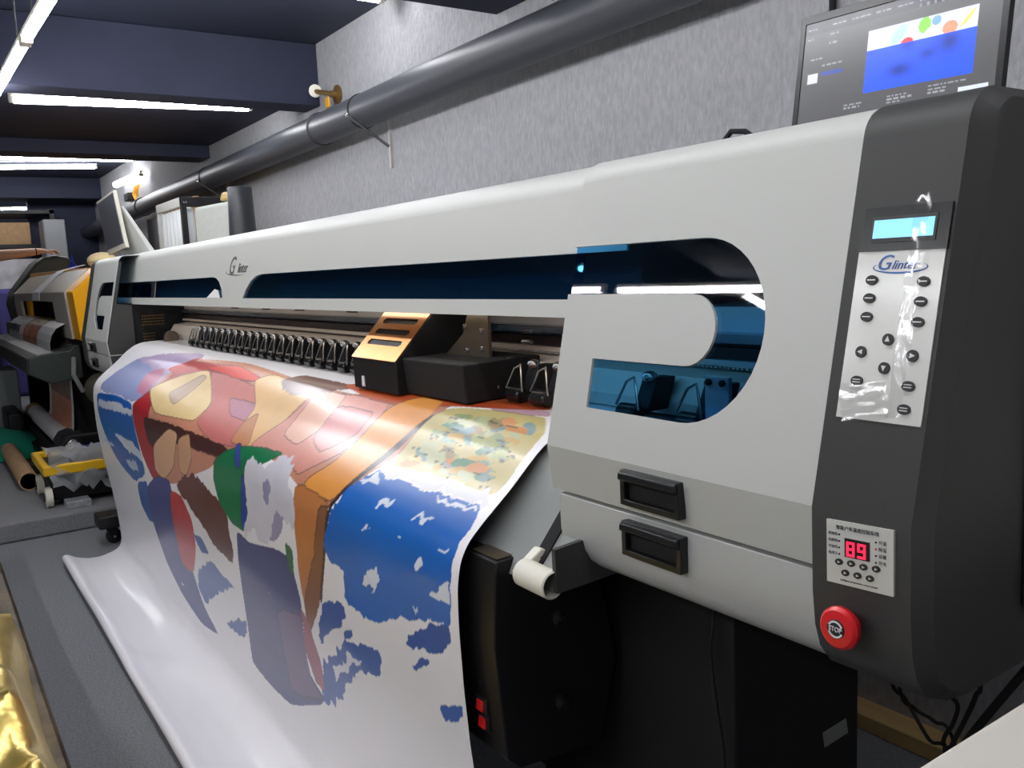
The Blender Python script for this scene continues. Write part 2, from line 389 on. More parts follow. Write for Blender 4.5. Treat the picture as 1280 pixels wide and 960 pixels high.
# right shell: face plate with the P shaped opening
XA, XB = -1.0, -.549
face = [(XA, 1.36), (XA, 1.2685), (-.75, 1.2685)] + arc(-.75, 1.1585, .11, .11, 90, -90, 22)[1:] + [(-.925, 1.049), (-.926, 1.115)] + arc(-.755, 1.1585, .043, .0432, -90, 90, 12) + [(XA, 1.2017), (XA, .988), (XB, .988), (XB, 1.36)]
low = [(.7372, .985), (.741, .94), (.7425, .9235)]
shell = MB()
shell.plate([face], fp(0), fp(-.004))
NT = len(top)
def corner(i): return XA + .014*(1-min(1, max(0, (NT-1-i)/6)))*0 + (.014*(max(0, (NT-1-i))/(NT-1))**2)
shell.loft([[(corner(i), *top[i]), (XB, *top[i]), (XB, *inn[i]), (corner(i), *inn[i])] for i in range(NT)])
b1 = [(.735, .988), (.7385, .955), (.7425, .9235), (.80, .9235), (.80, .9275), (.7465, .9275), (.7425, .955), (.739, .988)]
shell.prism_x(b1, XA, XB)
shell.build('right_shell', m_shell, P)
MB().plate([[(-1.0, 1.275), (-.63, 1.275), (-.63, 1.04), (-.935, 1.04), (-1.0, 1.19)]], fp(-.0055), fp(-.0085)).build('tinted_window', m_tint, P, smooth=0)
# lower door with rounded belly
dp = [(.7425, .9185), (.742, .89), (.7425, .865), (.747, .845), (.757, .828), (.772, .815), (.80, .806), (.90, .803), (1.30, .803)]
di = [(y+.004, z+.004) for y, z in dp]; di[0] = (.80, .9185)
door = MB(); door.loft([[(x, *p) for p in dp + [(1.30, .81), (.80, .815), (.80, .9185)]] for x in (-.985, XB)])
dd = door.build('lower_door', m_door, P, .0015, seg=1)
def handle(x0, x1, z0, z1, y):
    h = MB()
    o = [(x0, z0), (x1, z0), (x1, z1), (x0, z1)]; t = .008
    i = [(x0+t, z0+t), (x1-t, z0+t), (x1-t, z1-.015), (x0+t, z1-.015)]
    h.plate([o, i], lambda a, b: (a, y-.011, b), lambda a, b: (a, y+.002, b))
    h.prism_x([(y-.010, z1-.016), (y-.017, z1-.011), (y-.016, z1-.003), (y-.009, z1)], x0+.002, x1-.002)
    r = h.build('handle', m_plas, P, .0012)
    MB().box(x0+t-.001, x1-t+.001, y-.0018, y-.0012, z0+t-.001, z1-.014).build('handle_recess', m_matte, r, smooth=0)  # flat black plate stands in for the shade inside the recess
    return r
handle(-.836, -.731, .934, .980, .7385); handle(-.838, -.731, .866, .912, .7405)
# black end cover
def sec(x, d):
    q = [(1.50, 1.392-d)] + [(y+d, z-d*.6) for y, z in arcprof(.8172, 1.356, 12.77, .046, 1.42)[1:]]
    return [(x, y, z) for y, z in q + [(.733+d, .988), (.7345+d, .90), (.7385+d, .862), (.747+d, .836), (.765+d, .814+d*.4), (.80+d, .800+d*.4), (1.50, .800+d*.4)]]
MB().loft([sec(-.5475, 0), sec(-.440, 0), sec(-.428, .018)]).build('end_cover', m_dark, P, smooth=30)
sd = MB().box(-.430, -.420, .915, 1.46, .87, 1.30).build('side_door', m_black, P, .004)
MB().lathe([(.016, 0), (.016, .006), (.008, .008)], (-.42, .975, 1.11), (1, 0, 0), 16).build('lock', m_matte, sd)
MB().box(-.42, -.414, .94, .955, 1.06, 1.16).build('pull', m_matte, sd, .003)

# control panel
def fbox(name, M, parent, x0, x1, z0, z1, o0, o1, r=0, bev=0):
    return MB().plate([[(x0, z0), (x1, z0), (x1, z1), (x0, z1)]], fp(o1), fp(o0)).build(name, M, parent, bev, smooth=0)
CP = fbox('control_panel', m_key, P, -.5335, -.444, 1.0795, 1.2415, 0, .0032)
fbox('display_bezel', m_plas, CP, -.5315, -.4425, 1.2415, 1.284, 0, .0045)
fbox('display_frame', m_dark, CP, -.5215, -.4545, 1.2495, 1.2745, .004, .0055)
fbox('display', m_lcd, CP, -.519, -.457, 1.2535, 1.271, .005, .0062)
def fbutton(x, z, rx, rz, name='button', M=m_black_ink, o=.003, h=.0025, parent=CP):
    n = 20
    return MB().plate([[(x+rx*math.cos(2*PI*k/n), z+rz*math.sin(2*PI*k/n)) for k in range(n)]], fp(o+h), fp(o)).build(name, M, parent, smooth=0)
for (x, zs) in ((-.5142, (1.2135, 1.196, 1.178)), (-.4605, (1.2115, 1.193, 1.174))):
    for z in zs:
        fbutton(x, z, .0062, .0047); fbox('button_mark', m_key, CP, x-.0042, x+.0042, z-.0005, z+.0005, .0056, .0059)
for x, z, a in ((-.488, 1.157, 90), (-.515, 1.144, 180), (-.461, 1.143, 0), (-.488, 1.130, 270)):
    fbutton(x, z, .0056, .0056)
    MB().plate([[(x+.0032*math.cos(math.radians(a+k)), z+.0032*math.sin(math.radians(a+k))) for k in (0, 130, 230)]], fp(.0060), fp(.0056)).build('button_mark', m_key, CP, smooth=0)
for x, z in ((-.515, 1.116), (-.461, 1.115), (-.462, 1.0935)):
    fbutton(x, z, .0064, .0048); fbox('button_mark', m_key, CP, x-.004, x+.004, z+.0008, z+.0017, .0056, .0059); fbox('button_mark', m_key, CP, x-.004, x+.004, z-.0017, z-.0008, .0056, .0059)
FX = Vector((1, 0, 0)); FZ = Vector((0, .2267, 1)).normalized()
text('logo', 'G', .0215, fp(.0036)(-.505, 1.2295), FX, FZ, m_blue_ink, CP, .35)
text('logo', 'linter', .0125, fp(.0036)(-.4825, 1.2275), FX, FZ, m_blue_ink, CP, .35)
def swoosh(cx, cz, rx, rz, w, M, parent, o, a0=150, a1=395, plane=fp):
    out = arc(cx, cz, rx, rz, a0, a1, 26); inner = [(cx+(rx-w*abs(math.sin(PI*i/26))**.8)*math.cos(math.radians(a0+(a1-a0)*i/26)), cz+(rz-w*.8*abs(math.sin(PI*i/26))**.8-.0001)*math.sin(math.radians(a0+(a1-a0)*i/26))) for i in range(27)]
    return MB().plate([out + inner[::-1]], plane(o+.0004), plane(o)).build('logo_swoosh', M, parent, smooth=0)
swoosh(-.487, 1.2255, .0285, .0062, .0022, m_blue_ink, CP, .0033)
# crinkled protective film across the panel
rng = np.random.RandomState(3)
def film_strip(pts, w, o, amp):
    rows = []
    for i, (x, z) in enumerate(pts):
        r = []
        for k in range(7):
            s = (k/6-.5)*w
            r.append(fp(o + amp*rng.uniform(0, 1))(x+s, z+s*.15))
        rows.append(r)
    return MB().grid(rows).build('protective_film', m_film, CP, smooth=180)
film_strip([(-.470+.001*math.sin(i), 1.292-.0067*i) for i in range(32)], .015, .0066, .0022)
film_strip([(-.508+.0008*i, 1.115-.003*i) for i in range(13)], .05, .0066, .0026)

# temperature controller and stop button (lower front of the end cover)
def YL(z): return .733 + (.988-z)*.017
def lp(o): return lambda x, z: Vector((x, YL(z)-o, z + (x+.528)*.055))
def lbox(name, M, parent, x0, x1, z0, z1, o0, o1): return MB().plate([[(x0, z0), (x1, z0), (x1, z1), (x0, z1)]], lp(o1), lp(o0)).build(name, M, parent, smooth=0)
TC = lbox('temperature_controller', m_key, P, -.528, -.4555, .9155, .980, -.002, .003)
lbox('readout', m_black, TC, -.507, -.480, .945, .964, .002, .004)
SEG = {'a': (0, 1, 1, 1), 'b': (1, .5, 1, 1), 'c': (1, 0, 1, .5), 'd': (0, 0, 1, 0), 'e': (0, 0, 0, .5), 'f': (0, .5, 0, 1), 'g': (0, .5, 1, .5)}
for ch, x0 in (('abdfgec', -.5035), ('abcdfge', -.4915)):
    for s in (ch if x0 < -.5 else 'abcdfg'):
        a, b, c, d = SEG[s]; w, h, t = .0065, .0125, .0011; z0 = .9475
        lbox('digit_segment', m_led, TC, x0+a*w-t, x0+c*w+t, z0+b*h-t, z0+d*h+t, .0038, .0046)
for x, z in [(-.5135+.0135*i, .9385+.0008*(i % 2)) for i in range(4)] + [(-.5065+.0135*i, .9285) for i in range(3)]:
    MB().plate([[(x+.0042*math.cos(2*PI*k/14), z+.0032*math.sin(2*PI*k/14)) for k in range(14)]], lp(.0045), lp(.0028)).build('button', m_black_ink, TC, smooth=0)
    MB().plate([[(x+.002*math.cos(2*PI*k/3), z+.0016*math.sin(2*PI*k/3)) for k in range(3)]], lp(.0049), lp(.0044)).build('button_mark', m_key, TC, smooth=0)
for i in range(4):
    for x in (-.5135, -.4735):
        z = .9665-.0067*i - (.001 if x > -.5 else 0)
        MB().plate([[(x+.001*math.cos(2*PI*k/8), z+.001*math.sin(2*PI*k/8)) for k in range(8)]], lp(.0036), lp(.0028)).build('indicator', m_red if (i == 1 and x > -.5) else m_black_ink, TC, smooth=0)
    text('caption', ('前加热', '后加热', '中加热', '热风干')[i], .0036, lp(.0034)(-.5205, .9665-.0067*i), (1, 0, .055), (0, -.017, 1), m_grey_ink, TC, ext=.0002)
    text('caption', ('升温', '降温', '设置', '开关')[i], .0042, lp(.0034)(-.4665, .9655-.0067*i), (1, 0, .055), (0, -.017, 1), m_grey_ink, TC, ext=.0002)
text('caption', '智能户外温度控制系统', .0047, lp(.0034)(-.4935, .9735), (1, 0, .055), (0, -.017, 1), m_black_ink, TC, ext=.0002)
text('caption', 'intelligent temperature control system', .0026, lp(.0034)(-.492, .9205), (1, 0, .055), (0, -.017, 1), m_grey_ink, TC, ext=.0002)
SB = MB().lathe([(.010, 0), (.010, .012), (.0195, .014), (.0215, .018), (.0212, .022), (.018, .0255), (.0, .027)], (-.503, .737, .8765), (0, -1, .06), 32).build('stop_button', m_red, P)
sbp = lambda o: (lambda a, b: Vector((-.503+a, .737-.0268-o + abs(0), .8765+.0016+b)))
MB().plate([[(.0095*math.cos(2*PI*k/24), .0095*math.sin(2*PI*k/24)) for k in range(24)]], sbp(.0006), sbp(-.002)).build('badge', m_black_ink, SB, smooth=0)
for a0 in (25, 205):
    o = arc(0, 0, .0087, .0087, a0, a0+130, 12); i = arc(0, 0, .0068, .0068, a0, a0+130, 12)
    MB().plate([o+i[::-1]], sbp(.0011), sbp(.0005)).build('badge_arrow', m_whitep, SB, smooth=0)
text('caption', 'STOP', .0072, sbp(.001)(0, -.0001), (1, 0, 0), (0, 0, 1), m_whitep, SB, xs=.85)

# beam cover with two long tinted slots
def BYv(z): return .865 + .193*(z-1.16)
NB = Vector((0, -1, .193)).normalized()
def bp(o): return lambda x, z: Vector((x, BYv(z), z)) + NB*o
XL, XR = -4.80, -.985
bf = [(XL, 1.362), (XL, 1.262), (-3.14, 1.262), (-3.10, 1.258), (-3.06, 1.245), (-3.02, 1.217), (-3.003, 1.19), (XL, 1.19), (XL, 1.16),
      (XR, 1.16), (XR, 1.189), (-2.785, 1.189), (-2.765, 1.215), (-2.72, 1.243), (-2.675, 1.257), (-2.63, 1.262), (XR, 1.262), (XR, 1.362)]
bc = MB(); bc.plate([bf], bp(0), bp(-.004))
bt = arcprof(.903986, 1.362, 10.92, .0493, 1.60); bi = arcprof(.907986, 1.362, 10.92, .0453, 1.60)
bc.loft([[(XL, *bt[i]), (XR, *bt[i]), (XR, *bi[i]), (XL, *bi[i])] for i in range(len(bt))])
bc.prism_x([(.865, 1.16), (.869, 1.164), (.92, 1.164), (.92, 1.16)], XL, XR)
BC = bc.build('beam_cover', m_shell, P)
MB().plate([[(XL, 1.184), (-2.99, 1.184), (-2.99, 1.27), (XL, 1.27)]], bp(-.0055), bp(-.0085)).build('tinted_window', m_tint, BC, smooth=0)
MB().plate([[(-2.80, 1.184), (-1.09, 1.184), (-1.09, 1.27), (-2.80, 1.27)]], bp(-.0055), bp(-.0085)).build('tinted_window', m_tint, BC, smooth=0)
MB().prism_x([(.97, 1.165), (.985, 1.39), (1.58, 1.39), (1.58, 1.168), (1.3, 1.168)], -4.78, -1.05).build('beam_liner', m_unlit, BC, smooth=0)  # dark filler added so the space behind the slots looks unlit
B('back_panel', m_matte, P, -4.42, -.56, 1.30, 1.34, .80, 1.17)  # black plate added to keep the inside of the machine dark
MB().plate([[(-4.78, 1.192), (-4.72, 1.192), (-4.70, 1.26), (-4.76, 1.26)]], bp(-.004), bp(-.005)).build('film_edge', m_film, BC, smooth=0)
MB().plate([[(-3.19, 1.19), (-3.03, 1.19), (-3.06, 1.215), (-3.10, 1.22)]], bp(.001), bp(-.001)).build('sticker', m_whitep, BC, smooth=0)
BX = Vector((1, 0, 0)); BZ = Vector((0, .193, 1)).normalized()
text('logo', 'G', .085, bp(.001)(-2.93, 1.292), BX, BZ, m_grey_ink, BC, .4)
text('logo', 'linter', .045, bp(.001)(-2.815, 1.284), BX, BZ, m_grey_ink, BC, .4)
swoosh(-2.86, 1.275, .13, .014, .006, m_grey_ink, BC, .0003, 160, 300, bp)

# left housing
XC, XD = -5.06, -4.435
hole = [(-4.46, 1.268), (-4.74, 1.268)] + arc(-4.745, 1.15, .115, .112, 105, 215, 10) + [(-4.76, 1.042), (-4.58, 1.042), (-4.575, 1.108), (-4.765, 1.108), (-4.785, 1.118), (-4.79, 1.17), (-4.775, 1.192), (-4.73, 1.203), (-4.46, 1.203)]
ls = MB()
ls.plate([[(XC+.02, 1.36), (XC+.02, .988), (XD, .988), (XD, 1.36)], hole], fp(0), fp(-.004))
ls.loft([[(XC+.02, *top[i]), (XD, *top[i]), (XD, *inn[i]), (XC+.02, *inn[i])] for i in range(NT)])
ls.prism_x(b1, XC+.02, XD)
ls.build('left_shell', m_shell, P)
MB().plate([[(-4.92, 1.28), (-4.92, 1.03), (-4.445, 1.03), (-4.445, 1.28)]], fp(-.0055), fp(-.0085)).build('tinted_window', m_tint, P, smooth=0)
dl = MB(); dl.loft([[(x, *p) for p in dp + [(1.30, .81), (.80, .815), (.80, .9185)]] for x in (XC+.02, XD-.01)]); dl.build('lower_door', m_door, P, .0015, seg=1)
handle(-4.87, -4.755, .928, .972, .7385); handle(-4.87, -4.755, .85, .894, .7415)
MB().loft([sec(XC-.10, .016), sec(XC-.085, 0), sec(XC+.0185, 0)]).build('end_cover', m_dark, P, smooth=30)
# inner side plates of the left housing
MB().prism_x([(.745, .93), (.742, .98), (.824, 1.36), (.838, 1.36), (.795, 1.165), (.862, 1.155), (.862, .84), (.76, .85)], -4.447, -4.437).build('side_frame', m_dark, P, smooth=0)
ip = MB().prism_x([(.862, .82), (.862, 1.165), (1.28, 1.165), (1.28, .82)], -4.47, -4.455).build('inner_plate', m_matte, P, smooth=0)
dots = MB()
for i in range(11):
    for j in range(4): dots.box(-4.456, -4.453, .905+.0095*i, .909+.0095*i, 1.055+.014*j, 1.061+.014*j)
for i in range(6):
    for j in range(3): dots.box(-4.456, -4.453, .905+.0095*i, .909+.0095*i, .985+.014*j, .991+.014*j)
dt = dots.build('vent_holes', m_brass, ip, smooth=0); dt['kind'] = 'stuff'  # brass dots paint the light caught in the plate's holes

# gantry inside
XG0, XG1 = -4.44, -.56
G = MB().prism_x([(1.10, 1.106), (1.10, 1.165), (1.26, 1.165), (1.26, .99), (1.12, .99), (1.11, 1.055), (1.125, 1.062), (1.125, 1.10)], XG0, XG1).build('gantry_beam', m_alu, P, smooth=20)
MB().prism_x([(1.083, 1.107), (1.083, 1.122), (1.10, 1.124), (1.10, 1.105)], XG0, XG1).build('linear_rail', m_steel, G, smooth=0)
MB().prism_x([(1.095, 1.080), (1.095, 1.098), (1.124, 1.098), (1.124, 1.080)], XG0, XG1).build('drive_belt', m_belt, G, smooth=0)
MB().prism_x([(1.088, 1.068), (1.088, 1.078), (1.124, 1.079), (1.124, 1.066)], XG0, XG1).build('rail_lip', m_tan, G, smooth=0)
es = MB()
for i in range(150): es.box(XG1-.02-.0095*i, XG1-.0245-.0095*i, 1.0865, 1.0885, 1.0645, 1.0672)
MB().cyl((-4.4, .935, 1.159), (-.86, .935, 1.159), .005, 8).build('strip_light', m_added_strip, BC, smooth=0)  # unseen strip added to light the gantry and the window inside
e = es.build('encoder_marks', m_whitep, G, smooth=0); e['kind'] = 'stuff'
MB().prism_x([(1.02, 1.012), (1.045, 1.052), (1.11, 1.060), (1.11, .99), (1.03, .988)], XG0, XG1).build('roller_apron', m_tan, P, smooth=0)
for i, x in enumerate((-3.6, -3.22, -2.88, -2.45, -2.0)):
    B('cable_clip', m_matte, G, x-.025, x+.025, 1.085, 1.10, 1.135, 1.152)
# platen and front heater plate
PL = [(1.30, .978), (.92, .978), (.87, .974), (.84, .962), (.81, .935), (.77, .885), (.735, .845), (.705, .812), (.695, .79)]
MB().loft([[(x, *p) for p in PL + [(.74, .80), (.80, .86), (.86, .92), (.93, .965), (1.30, .968)]] for x in (-4.40, -.945)]).build('platen', m_plate, P, smooth=40)
MB().prism_x([(.695, .792), (.775, .795), (.93, .80), (.93, .86), (.77, .86), (.694, .855)], -.944, -.936).build('platen_end_bracket', m_dark, P, smooth=0)  # dark coat paints in the shade on this end face
# carriage
CX0, CX1 = -1.915, -1.69
car = MB().prism_x([(.849, .982), (.847, 1.053), (.945, 1.156), (1.05, 1.156), (1.05, .990), (.87, .982)], CX0, CX1).build('carriage', m_black, P, .002, smooth=20)
def cpz(t): return .847+.098*t, 1.053+.103*t
lv = MB(); n2 = Vector((0, -.103, .098)).normalized()
def cp(o): return lambda x, t: Vector((x, *cpz(t))) + n2*o
holes = []
for t0 in (.28, .50, .72):
    holes.append([(CX0+.035, t0), (CX1-.035, t0), (CX1-.028, t0+.05), (CX1-.035, t0+.11), (CX0+.035, t0+.11), (CX0+.028, t0+.05)])
lv.plate([[(CX0, 0), (CX1, 0), (CX1, 1), (CX0, 1)]] + holes, cp(.003), cp(.001))
lv.build('louvre_panel', m_louvre_glow, car, smooth=0)
B('label_tab', m_whitep, car, -1.868, -1.856, .8462, .8488, .988, 1.012)
MB().prism_x([(.87, .985), (.862, 1.062), (1.05, 1.066), (1.05, .99)], -1.689, -1.44).build('head_block', m_matte, car, .003)
cb = MB().prism_y([(-1.675, 1.063), (-1.50, 1.063), (-1.50, 1.16), (-1.575, 1.16), (-1.60, 1.11)], .965, .972).build('motor_bracket', m_brown, car, smooth=0)
for x, z in ((-1.59, 1.125), (-1.525, 1.118), (-1.525, 1.08), (-1.585, 1.075)):
    MB().lathe([(.006, 0), (.006, .003), (.003, .004)], (x, .965, z), (0, -1, 0), 10).build('bolt', m_steel, car)
for z in (1.092, 1.115):
    MB().cyl((-1.485, 1.04, z), (-1.455, 1.04, z), .005, 8).build('bolt', m_steel, car)
# pinch rollers
def pinch(x):
    r = MB().hexa([(x-.026, .975, 1.0), (x+.012, .975, 1.0), (x+.012, 1.02, 1.0), (x-.026, 1.02, 1.0), (x-.012, .985, 1.055), (x+.022, .985, 1.055), (x+.022, 1.03, 1.055), (x-.012, 1.03, 1.055)])
    r = r.build('pinch_roller', m_black, P, .003)
    MB().lathe([(.013, 0), (.016, .004), (.016, .04), (.013, .044)], (x-.03, .952, 1.0), (1, 0, 0), 14).build('wheel', m_plas, r)
    MB().tube([(x-.034, .945, 1.012), (x-.018, .955, 1.05), (x-.006, .962, 1.058), (x+.004, .955, 1.045), (x+.022, .943, 1.008)], .0022, 6).build('spring_wire', m_steel, r)
    MB().ball((x+.006, .985, 1.057), (.014, .014, .01), 10, 6).build('cap', m_steel, r)
    return r
base = pinch(-1.298)
xs = [-1.298-.0815*k for k in range(1, 31)] + [-1.055, -.918]
for x in xs:
    if -1.93 < x < -1.42 and not (-1.50 < x): continue
    copy_tree(base, base.location + Vector((x+1.298, 0, 0)), P)
B('media_guide', m_tan, P, -3.83, -3.80, .96, .985, .985, 1.06, .002)
B('end_post', m_alu, P, -.893+.002, -.845, .945, .952, .98, 1.075, .001)
for x in (-.882, -.856): MB().lathe([(.005, 0), (.005, .004), (.002, .005)], (x, .945, 1.066), (0, -1, 0), 10).build('screw', m_matte, P)
MB().lathe([(.028, 0), (.032, .004), (.032, .03), (.022, .034)], (-4.25, .98, 1.0), (1, 0, 0), 18).build('end_knob', m_brown, P)

# dryer box hanging below the platen, with its switches
dq = [(.674, .811), (.670, .786), (.663, .682), (.677, .496), (.70, .475), (.86, .46), (.90, .60), (.86, .80), (.728, .814)]
DB = MB().prism_x(dq, -4.35, -1.055).build('dryer_box', m_dry, P, .0025, smooth=20)
MB().prism_x([(.679, .8125), (.724, .8142), (.724, .8152), (.679, .8135)], -1.13, -1.062).build('dryer_lid', m_brown, DB, smooth=0)  # thin brown sheet paints the red-brown reflection on the box top
for z, y in ((.567, .6717), (.538, .6740)):
    sw = B('rocker_switch', m_black, DB, -1.128, -1.094, y-.004, y+.004, z-.0125, z+.0125, .001)
    MB().hexa([(-1.122, y-.004, z-.009), (-1.102, y-.004, z-.009), (-1.102, y-.004, z+.009), (-1.122, y-.004, z+.009), (-1.121, y-.008, z-.008), (-1.103, y-.008, z-.008), (-1.103, y-.0055, z+.008), (-1.121, y-.0055, z+.008)]).build('rocker', m_red, sw, .0008)
MB().lathe([(.003, 0), (.003, .001)], (-1.112, .6685, .605), (0, -1, 0), 10).build('screw_hole', m_matte, DB)
for z in (.70, .56): MB().lathe([(.012, 0), (.012, .008), (.006, .012), (.006, .02)], (-1.055, .78, z), (1, 0, 0), 12).build('side_bolt', m_plas, DB)

# white media stop on its strap
ms = MB().lathe([(.0175, 0), (.0205, .002), (.0205, .068), (.0185, .070), (.0175, .066), (.0172, .01), (0, .008)], (-1.010, .69, .806), (1, .04, -.04), 24)
ms = ms.build('media_stop', m_white, P)
MB().prism_x([(.672, .810), (.714, .838), (.722, .836), (.722, .80), (.70, .786)], -1.014, -.996).build('clamp_arm', m_white, ms, .002)
MB().prism_x([(.708, .8185), (.80, .926), (.803, .9235), (.711, .8155)], -1.012, -.988).build('strap', m_matte, ms, smooth=0)
for dz in (0, .007): MB().lathe([(.0016, 0), (.0016, .0005)], (-.996, .708+dz*.8, .818+dz), (1, 0, 0), 8).build('screw', m_matte, ms)

# stand
st = B('stand_cabinet', m_matte, P, -1.30, -.82, .92, 1.22, .09, .80, .004)
MB().plate([[(.0, 0), (.06, .004), (.055, .03), (-.005, .026)]], lambda a, b: (-.8185, 1.13+a, .46+b), lambda a, b: (-.82, 1.13+a, .46+b)).build('sticker', m_plate, st, smooth=0)
B('stand_leg', m_matte, P, -4.60, -4.46, .74, 1.2, .10, .82, .004)
B('stand_crossbar', m_matte, P, -4.47, -1.29, .98, 1.05, .22, .30, .004)
B('stand_foot', m_black, P, -4.64, -4.50, .63, 1.3, .09, .15, .006)
B('stand_foot', m_black, P, -1.15, -.95, .75, 1.4, .07, .11, .006)
def caster(x, y):
    c = MB().prism_x([(y-.035, .10), (y+.035, .10), (y+.02, .04), (y-.005, .035)], x-.028, x+.028).build('caster', m_black, P, .003)
    MB().lathe([(.028, 0), (.036, .004), (.036, .028), (.028, .032)], (x-.016, y+.01, .037), (1, 0, 0), 20).build('wheel', m_plas, c)
    MB().cyl((x-.032, y+.01, .037), (x+.032, y+.01, .037), .006, 8).build('axle', m_steel, c)
for x, y in ((-4.57, .69), (-4.57, 1.24), (-1.05, .86), (-1.05, 1.33)): caster(x, y)
